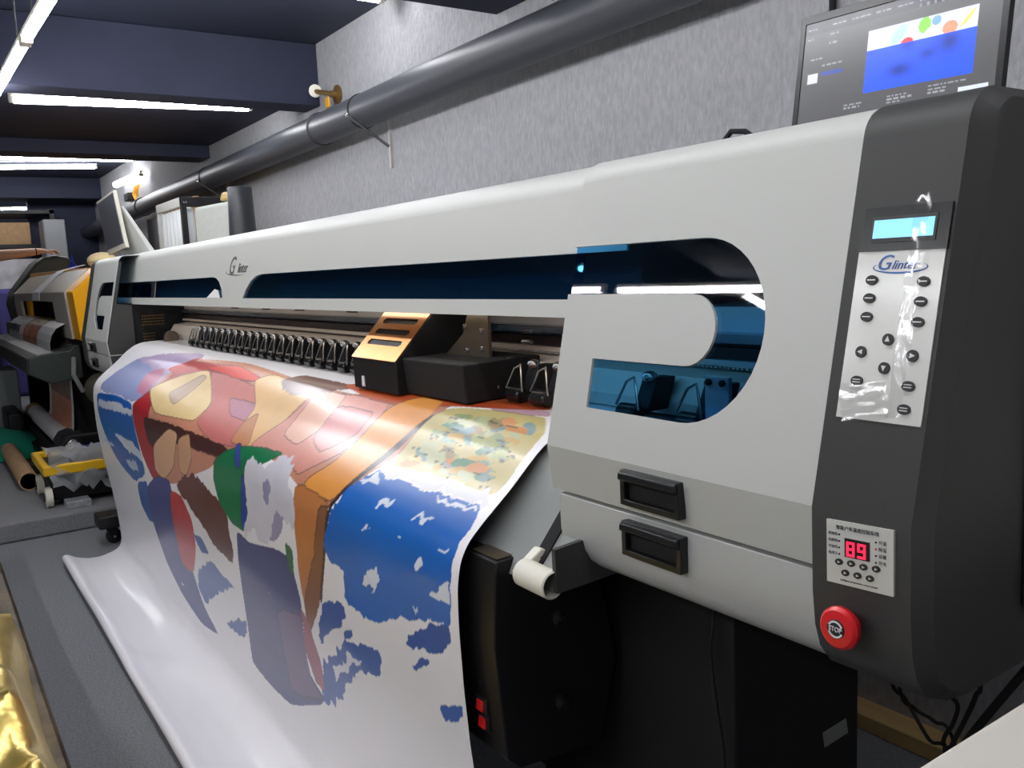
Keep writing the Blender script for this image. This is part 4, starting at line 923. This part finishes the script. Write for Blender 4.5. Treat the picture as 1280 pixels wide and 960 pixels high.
MB().prism_z([(-5.04, .95), (-4.9, .95), (-4.88, 1.16), (-5.04, 1.15)], 1.392, 1.406).build('foot', m_shell, MN, .003)

RK = thing('ink_rack', 'black framed rack with pale side panel on the printer top beside the black roll', 'rack', (-5.4, 1.42, 1.402))
rx0, rx1, ry0, ry1, rz = -5.70, -5.11, 1.30, 1.50, 1.725
for x in (rx0, rx1-.03):
    for y in (ry0, ry1-.03): B('post', m_black if x > -5.5 else m_shell, RK, x, x+.03, y, y+.03, 1.402, rz, .002)
B('top_rail', m_shell, RK, rx0, rx1-.03, ry0, ry0+.02, rz-.05, rz, .002); B('top_rail', m_black, RK, rx1-.03, rx1+.002, ry0, ry1+.14, rz-.055, rz, .002)
for i in range(6):
    xa = rx0+.04+i*.085
    MB().cyl((xa+.04, ry0+.05, 1.404), (xa+.04, ry0+.05, rz-.06), .04, 14).build('ink_tube', mat('white_bottle', (238, 242, 244), .35), RK)
for z in (1.60, 1.68): pass
for dx in (.006, .018): MB().lathe([(.005, 0), (.005, .002)], (rx1+.002, ry0+.01+dx, rz-.03), (1, 0, 0), 8).build('rivet', m_steel, RK)
WB = MB().hexa([(-4.98, 1.33, 1.402), (-4.42, 1.36, 1.402), (-4.42, 1.43, 1.402), (-4.98, 1.43, 1.402), (-4.97, 1.33, 1.655), (-4.45, 1.36, 1.645), (-4.45, 1.43, 1.645), (-4.97, 1.43, 1.655)]).build('wrapped_block', mat('pale_wrap', (190, 192, 186), .45, bump=.4, bscale=18), None, .02, seg=3)
tag(WB, 'pale grey plastic wrapped block between the rack and the black roll', 'package')
TW = MB().hexa([(-4.60, 1.36, 1.655), (-4.46, 1.36, 1.652), (-4.46, 1.43, 1.652), (-4.60, 1.43, 1.655), (-4.58, 1.37, 1.70), (-4.48, 1.37, 1.69), (-4.48, 1.42, 1.69), (-4.58, 1.42, 1.70)]).build('yellow_pouch', mat('ochre_pouch', (188, 160, 90), .5, var=.2, vscale=30), None, .012)
tag(TW, 'small ochre pouch on the pale wrapped block beside the black roll', 'pouch')
BR = thing('black_roll', 'short black roll standing upright on the printer top against the grey wall', 'roll', (-3.91, 1.25, 1.402))
MB().lathe([(.03, 0), (.060, .0), (.060, .012), (.053, .247), (.050, .252), (.025, .252), (.022, .20)], (-3.91, 1.25, 1.402), (0, 0, 1), 32).build('roll_body', mat('black_vinyl', (48, 50, 54), .4), BR)
MB().lathe([(.024, .2), (.024, .257), (.02, .257), (.02, .2)], (-3.91, 1.25, 1.402), (0, 0, 1), 24).build('core', m_matte, BR)
CB = B('cardboard_sheet', m_card, None, -7.0, -6.05, 1.62, 1.66, .1, 1.82, .004); tag(CB, 'tall brown cardboard sheet leaning behind the white monitor', 'cardboard')
WP = B('wood_post', m_wood, None, -6.36, -6.22, 1.52, 1.60, .1, 1.70, .006); tag(WP, 'pale wooden post upright before the brown cardboard', 'post')
DR = MB().lathe([(.04, 0), (.075, 0), (.075, 1.6), (.04, 1.6), (.04, 1.4)], (-6.55, 1.50, .1), (0, 0, 1), 24).build('dark_roll', mat('dark_vinyl', (50, 52, 58), .5)); tag(DR, 'tall dark roll standing between the white monitor and the wooden post', 'roll')
CP2 = MB().ball((-6.0, 1.02, 1.41), (.11, .09, .055), 16, 8).build('cream_cloth', mat('cream_cloth', (216, 196, 150), .85, bump=.6, bscale=20)); tag(CP2, 'crumpled cream cloth on top of the yellow printer', 'cloth')

# ------------------------------------------------------------------ second printer (yellow)
Q = thing('yellow_printer', 'yellow and grey wide format printer standing beyond the big printer', 'printer', (-7.5, 1.1, .1))
prof = [(.795, 1.227), (.94, 1.366), (1.45, 1.38), (1.45, .745), (.90, .94), (.815, .935)]
MB().prism_x(prof, -6.22, -5.745).build('end_housing', m_yellow, Q, .006)
MB().prism_x([(.86, 1.20), (.95, 1.29), (1.1, 1.29), (1.1, 1.0), (.90, 1.0)], -5.955, -5.945).build('door', mat('amber_door', (240, 160, 14), .4), Q, .004)
ft = [(.795, 1.227), (.815, .935)]
def qf(z): return .795+(1.227-z)*.0685
o = [(-9.15, .935), (-6.0, .935), (-6.0, 1.227), (-9.15, 1.227)]; h = [(-8.65, .955), (-6.6, .955), (-6.6, 1.165), (-8.65, 1.165)]
MB().plate([o, h], lambda a, b: (a, qf(b)-.012, b), lambda a, b: (a, qf(b)+.01, b)).build('front_frame', mat('warm_grey_coat', (178, 174, 164), .5), Q, .003, smooth=0)
B('inner_cheek', m_yellow, Q, -9.0, -8.45, .835, .86, .95, 1.17)
B('inner_back', m_matte, Q, -8.6, -6.3, .98, 1.0, .93, 1.18)
B('back_body', m_dark, Q, -9.15, -6.2, 1.16, 1.4, .9, 1.22)
MB().hexa([(-9.15, .785, 1.227), (-6.0, .785, 1.227), (-6.0, .93, 1.368), (-9.15, .93, 1.368), (-9.15, .795, 1.215), (-6.0, .795, 1.215), (-6.0, .94, 1.356), (-9.15, .94, 1.356)]).build('top_cover', mat('warm_grey_cover', (190, 182, 166), .4), Q, .003)
MB().hexa([(-9.1, .93, 1.36), (-6.05, .93, 1.36), (-6.05, 1.4, 1.37), (-9.1, 1.4, 1.37), (-9.1, .93, 1.40), (-6.05, .93, 1.372), (-6.05, 1.4, 1.382), (-9.1, 1.4, 1.40)]).build('rear_cover', m_yellow, Q, .004)
hd = [(.76, 1.13), (.79, 1.24), (.99, 1.50), (1.06, 1.55), (1.16, 1.565), (1.27, 1.55), (1.30, 1.50), (1.30, .9), (.80, .9)]
MB().prism_x(hd, -9.75, -9.18).build('hood', m_dolive, Q, .03, smooth=30, seg=3)
db = [(.54, .77), (.55, .86), (.60, .885), (.78, .90), (.80, .93), (.84, .93), (.84, .72), (.66, .70)]
MB().prism_x([(y, z-.03) for y, z in db], -9.3, -6.05).build('dryer_bar', m_dark, Q, .008, smooth=20)
MB().prism_x([(y+.004, z-.03) for y, z in db], -6.05, -6.0).build('dryer_end', m_dolive, Q, .008, smooth=20)
for i in range(7): B('vent_fin', m_dolive, Q, -9.15+.16*i, -9.08+.16*i, .70, .76, .87, .98, .004)
MB().tube([(-6.0, .80, .82), (-5.93, .78, .72), (-5.93, .82, .62), (-5.98, .9, .60)], .015, 8).build('hose', m_plate, Q)
B('leg', m_matte, Q, -6.35, -6.2, .80, 1.3, .16, .93, .005); B('leg', m_matte, Q, -9.0, -8.85, .80, 1.3, .16, .93, .005)
B('foot', m_black, Q, -6.4, -6.15, .45, 1.4, .10, .17, .006); B('foot', m_black, Q, -9.05, -8.8, .45, 1.4, .10, .17, .006)
B('crossbar', m_black, Q, -8.86, -6.34, .95, 1.05, .40, .5, .004); B('crossbar', m_black, Q, -8.86, -6.34, .60, .66, .13, .19, .004)
B('paper_shield', m_dark, Q, -8.86, -6.34, .98, 1.0, .19, .9)
sb = MB(); sb.loft([[(x0, y, z), (x1, y, z), (x1, y+.003, z-.004), (x0, y+.003, z-.004)] for x0, x1, y, z in ((-7.62, -7.18, .772, 1.175), (-7.62, -7.18, .779, 1.232), (-7.45, -7.08, .90, 1.349), (-7.35, -6.98, .935, 1.3835), (-7.2, -6.86, 1.05, 1.412))])
tag(sb.build('paper_strip', m_whitep, None), 'white paper strip lying across the sloping cover of the yellow printer', 'paper')
B2 = thing('blue_bottle', 'small blue pointed bottle on top of the yellow printer', 'bottle', (-7.9, 1.15, 1.39))
MB().lathe([(.04, 0), (.042, .006), (.03, .035), (.014, .055)], (-7.9, 1.12, 1.40), (0, 0, 1), 16).build('body', mat('blue_plastic', (40, 70, 200), .35), B2)
MB().lathe([(.014, .055), (.006, .115), (.002, .12)], (-7.9, 1.12, 1.40), (0, 0, 1), 12).build('nozzle', mat('blue_plastic', (40, 70, 200), .35), B2)
# its printed sheet, from the platen down to the take-up roll
pz = [(.93, 1.02), (.86, 1.035), (.80, 1.03), (.745, 1.0), (.715, .96), (.70, .91), (.70, .86)]
def strip_mesh(name, prof, x0, x1, fn, nx=90, ns=70):
    p = np.array(prof); q = np.r_[0, np.cumsum(np.hypot(*np.diff(p, axis=0).T))]; s = np.linspace(0, q[-1], ns)
    y = np.interp(s, q, p[:, 0]); z = np.interp(s, q, p[:, 1]); xg = np.linspace(x0, x1, nx)
    P3 = np.stack([np.repeat(xg[None], ns, 0), np.repeat(y[:, None], nx, 1), np.repeat(z[:, None], nx, 1)], -1)
    Xg, Sg = np.meshgrid(np.linspace(0, 1, nx), np.linspace(0, 1, ns)); c = fn(Xg, Sg)
    c0 = P3.mean((0, 1)); return link(name, grid_mesh(name, P3-c0, c), m_print, None, Vector(c0), smooth=60)
def art1(u, s):
    c = np.empty(u.shape+(3,)); c[:] = lin((238, 238, 238)); n = vnoise(u*14, s*9)
    m1 = (u > .42) & (u < .745); c[m1] = lin((190, 105, 60)); c[m1 & (s < .55)] = lin((178, 150, 92))
    c[m1 & (s > .35) & (s < .62) & (vnoise(u*20, s*5+4) > .05)] = lin((80, 120, 90)); c[m1 & (s > .45) & (n > .18)] = lin((210, 140, 80)); c[m1 & (n < -.3)] = lin((120, 80, 50))
    return c
def art2(u, s):
    c = np.empty(u.shape+(3,)); c[:] = lin((236, 232, 228)); n = vnoise(u*6, s*7)
    m1 = (u > .10) & (u < .93); c[m1] = lin((214, 138, 96)); c[m1 & (s < .45)] = lin((150, 108, 80)); c[m1 & (s < .45) & (n > .1)] = lin((128, 84, 60)); c[m1 & (s > .45) & (n > .15)] = lin((226, 150, 110))
    return c
tag(strip_mesh('small_print', pz, -9.0, -6.2, art1), 'white and orange printed sheet bulging out of the yellow printer front', 'printed sheet')
tag(strip_mesh('hanging_print', [(.78, .70), (.775, .50), (.765, .38), (.755, .345)], -7.2, -6.05, art2), 'orange brown print hanging under the dark bar onto the white roll', 'printed sheet')
TR = thing('takeup_roll', 'white take-up roll on a black spindle below the yellow printer', 'roll', (-6.8, .73, .29))
MB().cyl((-7.75, .73, .29), (-6.12, .73, .29), .062, 24).build('paper_roll', m_whitep, TR)
MB().cyl((-7.95, .73, .29), (-7.75, .73, .29), .064, 20).build('core', m_card, TR)
MB().lathe([(.03, 0), (.085, .002), (.085, .05), (.05, .06), (.05, .12), (.03, .13)], (-6.12, .73, .29), (1, 0, 0), 10).build('spindle_hub', m_matte, TR)
MB().lathe([(.035, 0), (.035, .02), (.02, .03)], (-5.99, .73, .29), (1, 0, 0), 16).build('hub_ring', m_steel, TR)
B('bracket', m_matte, TR, -6.10, -6.02, .69, .80, .17, .36, .008)
B('rail', m_matte, TR, -7.9, -6.1, .64, .68, .19, .23, .004)
tag(MB().lathe([(.10, 0), (.10, .18), (.07, .19), (.03, .19)], (-5.95, .93, .62), (1, .1, 0), 20).build('reel', mat('dull_reel', (90, 86, 74), .5)), 'dull brown reel hanging below the left end of the big printer', 'reel')

# ------------------------------------------------------------------ clutter on the raised floor
TB = thing('toolbox', 'black wheeled box with yellow rim on the raised floor, plastic bag on it', 'box', (-5.3, .68, .1))
MB().hexa([(-5.55, .52, .13), (-5.14, .52, .13), (-5.14, .98, .13), (-5.55, .98, .13), (-5.6, .49, .29), (-5.10, .49, .29), (-5.10, 1.0, .29), (-5.6, 1.0, .29)]).build('body', m_matte, TB, .01)
rim = MB(); rim.plate([[(-5.62, .475), (-5.085, .475), (-5.085, 1.0), (-5.62, 1.0)], [(-5.58, .51), (-5.12, .51), (-5.12, .97), (-5.58, .97)]], lambda a, b: (a, b, .33), lambda a, b: (a, b, .275))
rim.build('rim', mat('tool_yellow', (236, 186, 24), .45), TB, .008)
B('tray', m_black, TB, -5.57, -5.13, .52, .96, .285, .30)
for x in (-5.15, -5.52):
    w_ = MB().lathe([(.02, 0), (.055, .004), (.055, .036), (.02, .04)], (x, .475, .155), (0, 1, 0), 20).build('wheel', m_white, TB)
    MB().lathe([(.025, 0), (.025, .046)], (x, .472, .155), (0, 1, 0), 12).build('hub', m_matte, w_)
MB().tube([(-5.54, .6, .33), (-5.54, .68, .40), (-5.54, .85, .40), (-5.54, .93, .33)], .012, 8).build('carry_handle', m_matte, TB)
rng = np.random.RandomState(8)
rows = []
for i in range(15):
    r = []
    for k in range(13):
        a = i/14; b = k/12; y = .50+.42*b; x = -5.30+.33*a
        z = .36+.06*rng.rand()-.02*b
        if a > .55: z -= (a-.55)*.42; x = -5.12+.05*(a-.55)+.03*rng.rand()
        r.append((x+.02*rng.randn()*.5, y+.02*(a-.5)*(.5-b)+.01*rng.randn(), z))
    rows.append(r)
tag(MB().grid(rows).build('plastic_bag', m_bag, None, smooth=180), 'clear crumpled plastic bag draped over the yellow rimmed box', 'bag')
CT = thing('cardboard_tube', 'brown cardboard tube lying on the raised floor left of the yellow rimmed box', 'tube', (-6.3, .46, .1))
MB().lathe([(.046, .0), (.052, 0), (.052, 1.25), (.046, 1.25), (.046, 0)], (-5.68, .455, .153), (-1, .0, 0), 28).build('tube_wall', m_card, CT, smooth=50)
MB().lathe([(.0, .0), (.046, 0)], (-5.95, .455, .153), (-1, 0, 0), 20).build('hollow', m_matte, CT)  # black disc paints the darkness inside the tube
def cloth(name, cx, cy, rx, ry, z0, h, M, seed, n=22):
    rows = []
    for i in range(n+1):
        r = []
        for k in range(n+1):
            a = i/n*2-1; b = k/n*2-1; e = max(0, 1-(a*a+b*b)*.55)
            z = z0+.006+h*e*(.55+.9*float(vnoise(np.array([a*3+seed]), np.array([b*3+seed*2]))[0]+.5)*.6)*(1-max(abs(a), abs(b))**6)
            r.append((cx+rx*a, cy+ry*b, z))
        rows.append(r)
    return MB().grid(rows).build(name, M, None, smooth=60, solid=.004)
tag(cloth('green_cloth', -7.3, .42, .55, .34, .1, .16, m_green, 3), 'crumpled teal green cloth on the raised floor behind the cardboard tube', 'cloth')
tag(cloth('white_paper', -8.4, .50, .30, .16, .1, .05, m_whitep, 5, 10), 'crumpled white paper on the floor behind the teal cloth', 'paper')
CF = B('small_carton', mat('grey_print_carton', (150, 152, 156), .45, var=.3, vscale=40), None, -5.14, -5.02, .56, .68, .1, .135, .003); tag(CF, 'small flat grey carton on the raised floor in front of the yellow rimmed box', 'carton')
for i, (lb, c, x, y, rz) in enumerate((('thin silver tool lying across the yellow rimmed box', (190, 192, 196), -5.45, .72, .4), ('thin dark blue tool beside the silver tool on the yellow rimmed box', (60, 66, 110), -5.42, .80, .55))):
    q = MB().tube([(x-.16*math.cos(rz), y-.16*math.sin(rz), .342), (x, y, .345), (x+.16*math.cos(rz), y+.16*math.sin(rz), .342)], .010, 8, radii=[.006, .011, .009]).build('hand_tool', mat('tool%d' % i, c, .35), None); tag(q, lb, 'tool')
FB = B('pale_box', mat('pale_grey_box', (142, 148, 148), .6), None, -8.6, -8.1, .42, .66, .1, .62, .01); tag(FB, 'pale grey box at the left frame edge below the dark bar', 'box')
BK = B('black_case', m_black, None, -7.9, -7.35, .50, .60, .1, .36, .02); tag(BK, 'black case on the raised floor behind the teal cloth', 'case')

# ------------------------------------------------------------------ far end clutter
SH = thing('far_shelf', 'black shelf with a brown carton at the far left end of the room', 'shelf', (-12, .9, .1))
for x in (-12.4, -11.6):
    for y in (.35, 1.45): B('post', m_black, SH, x, x+.05, y, y+.05, .1, 2.18)
for z in (1.2, 1.74, 2.13): B('shelf_board', m_black, SH, -12.4, -11.55, .35, 1.5, z, z+.04)
q = B('brown_carton', m_card, None, -12.3, -11.7, .45, 1.25, 1.785, 2.04, .01); tag(q, 'brown carton on the top of the far shelf', 'carton')
q = B('white_bin', mat('speckled_paper', (205, 203, 205), .7, var=.25, vscale=9), None, -12.3, -11.7, .5, 1.3, 1.245, 1.62, .02); tag(q, 'pale speckled packet on the far shelf behind the arm', 'packet')
q = B('purple_fabric_roll', mat('purple_fabric', (72, 66, 128), .8), None, -11.5, -10.9, .75, 1.35, .1, 1.28, .05); tag(q, 'purple fabric stack standing behind the person and the dark hood', 'fabric')
DC = thing('steel_cabinet', 'tall brushed grey cabinet at the far end left of the dark doorway', 'cabinet', (-11.2, 1.42, .1))
B('body', mat('cabinet_grey', (120, 122, 124), .5), DC, -11.35, -10.95, 1.30, 1.52, .1, 2.02, .01); B('door', mat('cabinet_grey', (120, 122, 124), .5), DC, -10.95, -10.93, 1.31, 1.51, .15, 2.0, .004); B('handle', m_black, DC, -10.93, -10.90, 1.33, 1.35, 1.2, 1.35, .003)

# ------------------------------------------------------------------ person at the far left
def skin(name, joints, edges, material, parent, root=0, lv=1):
    me = bpy.data.meshes.new(name); me.from_pydata([j[:3] for j in joints], edges, []); o = bpy.data.objects.new(name, me); COL.objects.link(o)
    sk = o.modifiers.new('skin', 'SKIN'); sk.use_smooth_shade = True
    seen = set(); adj = {i: [] for i in range(len(joints))}
    for a, b in edges: adj[a].append(b); adj[b].append(a)
    for i, j in enumerate(joints):
        d = me.skin_vertices[0].data[i]; d.radius = (j[3], j[4] if len(j) > 4 else j[3]); d.use_root = False
    for i in range(len(joints)):
        if i in seen: continue
        if not seen: i = root
        me.skin_vertices[0].data[i].use_root = True
        st_ = [i]
        while st_:
            k = st_.pop()
            if k in seen: continue
            seen.add(k); st_ += adj[k]
    s = o.modifiers.new('sub', 'SUBSURF'); s.levels = lv; s.render_levels = lv
    bpy.context.view_layer.update()
    m2 = bpy.data.meshes.new_from_object(o.evaluated_get(bpy.context.evaluated_depsgraph_get()))
    bpy.data.objects.remove(o); m2.name = name
    vv = np.array([v.co for v in m2.vertices]); c = (vv.min(0)+vv.max(0))/2
    m2.transform(Matrix.Translation(-Vector(c))); m2.materials.clear()
    return link(name, m2, material, parent, Vector(c), smooth=180)
PX, PY = -9.35, .46
HM = thing('person', 'person at the far left reaching one arm onto the dark hood of the yellow printer', 'person', (PX, PY, .1))
J = [(PX, PY, 1.02, .15, .11), (PX, PY, 1.2, .14, .10), (PX, PY+.01, 1.42, .16, .11), (PX, PY+.02, 1.56, .10, .08), (PX, PY+.03, 1.65, .055), (PX, PY+.06, 1.74, .085, .095), (PX, PY+.05, 1.84, .08, .09),
     (PX+.18, PY+.04, 1.56, .062), (PX+.22, PY+.30, 1.575, .054), (PX+.18, PY+.54, 1.60, .036), (PX+.17, PY+.60, 1.605, .04, .024), (PX+.16, PY+.655, 1.60, .042, .02),
     (PX-.18, PY+.0, 1.55, .055), (PX-.23, PY+.02, 1.27, .042), (PX-.22, PY+.10, 1.02, .028), (PX-.22, PY+.13, .94, .03, .016),
     (PX+.10, PY, .95, .10), (PX+.11, PY+.01, .55, .065), (PX+.11, PY, .18, .045), (PX+.11, PY+.12, .135, .04, .03), (PX-.10, PY, .95, .10), (PX-.11, PY+.01, .55, .065), (PX-.11, PY, .18, .045), (PX-.11, PY+.12, .135, .04, .03)]
E = [(0, 1), (1, 2), (2, 3), (3, 4), (4, 5), (5, 6), (3, 7), (7, 8), (8, 9), (9, 10), (10, 11), (3, 12), (12, 13), (13, 14), (14, 15), (0, 16), (16, 17), (17, 18), (18, 19), (0, 20), (20, 21), (21, 22), (22, 23)]
for k in range(4):
    b0 = len(J); x = PX+.16+(.027-.018*k); L = (.07, .08, .075, .06)[k]; y = PY+.665
    J += [(x, y-.02, 1.60, .0105), (x, y+L*.45, 1.607, .010), (x, y+L*.8, 1.595, .009), (x, y+L, 1.575, .0075)]; E += [(b0, b0+1), (b0+1, b0+2), (b0+2, b0+3)]
b0 = len(J); J += [(PX+.20, PY+.61, 1.60, .011), (PX+.222, PY+.645, 1.59, .010), (PX+.222, PY+.68, 1.578, .008)]; E += [(b0, b0+1), (b0+1, b0+2)]
for k in range(4):
    b0 = len(J); y = PY+.115+.016*k; J += [(PX-.22, y, .93, .009), (PX-.215, y+.003, .885, .0085), (PX-.205, y+.003, .85, .007)]; E += [(b0, b0+1), (b0+1, b0+2)]
b0 = len(J); J += [(PX-.20, PY+.11, .97, .011), (PX-.185, PY+.14, .935, .009)]; E += [(b0, b0+1)]
skin('body', J, E, m_skin, HM)
skin('shirt', [(PX, PY, .98, .18, .135), (PX, PY, 1.2, .17, .13), (PX, PY+.01, 1.42, .185, .135), (PX, PY+.02, 1.55, .125, .10), (PX+.18, PY+.04, 1.555, .078), (PX+.20, PY+.18, 1.565, .068), (PX-.18, PY, 1.55, .078), (PX-.215, PY+.01, 1.38, .066)], [(0, 1), (1, 2), (2, 3), (3, 4), (4, 5), (3, 6), (6, 7)], m_shirt, HM)
skin('trousers', [(PX, PY, 1.0, .165, .125), (PX+.10, PY, .90, .12), (PX+.11, PY+.01, .55, .085), (PX+.11, PY, .2, .07), (PX-.10, PY, .90, .12), (PX-.11, PY+.01, .55, .085), (PX-.11, PY, .2, .07)], [(0, 1), (1, 2), (2, 3), (0, 4), (4, 5), (5, 6)], m_trous, HM)
MB().ball((PX, PY+.045, 1.86), (.10, .115, .09), 16, 10).build('hair', m_hair, HM)
for sx in (-.035, .035): MB().ball((PX+sx, PY+.155, 1.80), (.012, .006, .008), 8, 6).build('eye', m_matte, HM)
MB().hexa([(PX-.012, PY+.145, 1.755), (PX+.012, PY+.145, 1.755), (PX+.006, PY+.175, 1.76), (PX-.006, PY+.175, 1.76), (PX-.008, PY+.145, 1.80), (PX+.008, PY+.145, 1.80), (PX+.003, PY+.155, 1.80), (PX-.003, PY+.155, 1.80)]).build('nose', m_skin, HM, .004)
MB().ball((PX, PY+.147, 1.725), (.024, .008, .006), 10, 6).build('mouth', mat('lips', (170, 95, 85), .5), HM)
MB().tube([(PX+.18+.03*math.cos(2*PI*k/16), PY+.545, 1.60+.03*math.sin(2*PI*k/16)) for k in range(17)], .006, 6).build('wrist_band', m_matte, HM)

# ------------------------------------------------------------------ near clutter: gold film, cables, desk
BD = B('film_board', m_bronz, None, -4.55, -.9, -.75, .192, .002, .15, .012); tag(BD, 'long low bronze film covered board on the floor under the gold film', 'board')
rows = []
rng = np.random.RandomState(5)
nxg, nyg = 140, 50
gx = np.linspace(-3.35, -.95, nxg); gy = np.linspace(-.72, .165, nyg)
GX, GY = np.meshgrid(gx, gy, indexing='ij')
edge = np.clip((.165-GY)/.06, 0, 1)**.6; near = np.clip((GX+3.40)/.9, 0, 1)
rdg = lambda a, b: 1-2*np.abs(vnoise(a, b)*1.4)
nz = vnoise(GX*3, GY*4)*.7+.6*rdg(GX*2.6+GY*3, GY*2.2-GX+5)+.34*rdg(GX*6-GY*4+3, GY*5+GX*2)+vnoise(GX*24, GY*22)*.05
GZ = .156+edge*near*(.08+.10*np.clip(nz+.1, 0, 1.3))
GYs = GY+.03*vnoise(GX*3, GY*0+1)*(GY > .05)
gf = MB().grid([[(float(GX[i, k]), float(GYs[i, k]), float(GZ[i, k])) for k in range(nyg)] for i in range(nxg)]).build('gold_film_heap', m_goldf, None, smooth=50)
tag(gf, 'crumpled shiny gold plastic film heaped at the lower left corner', 'film')
cab = 'cables below the printer end'
def cable(pts, r, lb):
    tag(MB().tube(pts, r, 8).build('cable', m_matte), lb, 'cable', cab)
def spl(P0, n=6):
    P0 = [Vector(p) for p in P0]; out = []
    for i in range(len(P0)-1):
        a = P0[max(i-1, 0)]; b = P0[i]; c = P0[i+1]; d = P0[min(i+2, len(P0)-1)]
        for k in range(n):
            t = k/n; out.append(.5*((2*b)+(c-a)*t+(2*a-5*b+4*c-d)*t*t+(3*b-a-3*c+d)*t**3))
    return out+[P0[-1]]
Yc = 1.35
cable(spl([(-.86, Yc-.05, .80), (-.848, Yc, .51), (-.815, Yc, .47), (-.772, Yc, .415), (-.748, Yc+.03, .37), (-.73, Yc+.1, .02)]), .0032, 'thin black cable, leftmost of those under the black printer end')
cable(spl([(-.84, Yc-.02, .80), (-.83, Yc, .50), (-.805, Yc+.01, .455), (-.775, Yc+.02, .44), (-.735, Yc+.02, .405), (-.70, Yc+.12, .02)]), .0032, 'thin black cable crossing over the leftmost cable under the printer end')
cable(spl([(-.775, Yc, .80), (-.765, Yc, .56), (-.752, Yc, .516), (-.725, Yc, .498), (-.732, Yc, .46), (-.752, Yc+.01, .42), (-.752, Yc+.03, .37), (-.72, Yc+.14, .02)]), .0036, 'black cable with a sharp bend under the middle of the printer end')
cable(spl([(-.70, Yc, .80), (-.688, Yc, .565), (-.695, Yc, .525), (-.712, Yc, .475), (-.733, Yc, .42), (-.75, Yc+.02, .37), (-.74, Yc+.15, .02)]), .004, 'black cable curving down under the rear of the printer end')
cable(spl([(-.50, Yc, .80), (-.60, Yc, .63), (-.663, Yc, .522), (-.725, Yc, .41), (-.76, Yc+.03, .35), (-.76, Yc+.16, .02)]), .0065, 'thick black cable, rightmost of those under the printer end')
cable(spl([(-.86, .93, .80), (-.845, .905, .72), (-.846, .90, .68), (-.836, .90, .60), (-.823, .90, .51), (-.84, .905, .30), (-.86, .93, .02)]), .0032, 'black cable hanging down before the black stand under the printer')
DK = thing('white_desk', 'white desk top corner cutting into the lower right of the picture', 'desk', (.2, .95, 0))
B('desk_top', mat('desk_white', (222, 216, 206), .5), DK, -.305, .75, .28, 1.75, .872, .90, .004)
for x in (-.24, .68):
    for y in (.34, 1.68): B('leg', m_plate, DK, x-.02, x+.02, y-.02, y+.02, 0, .872, .003)
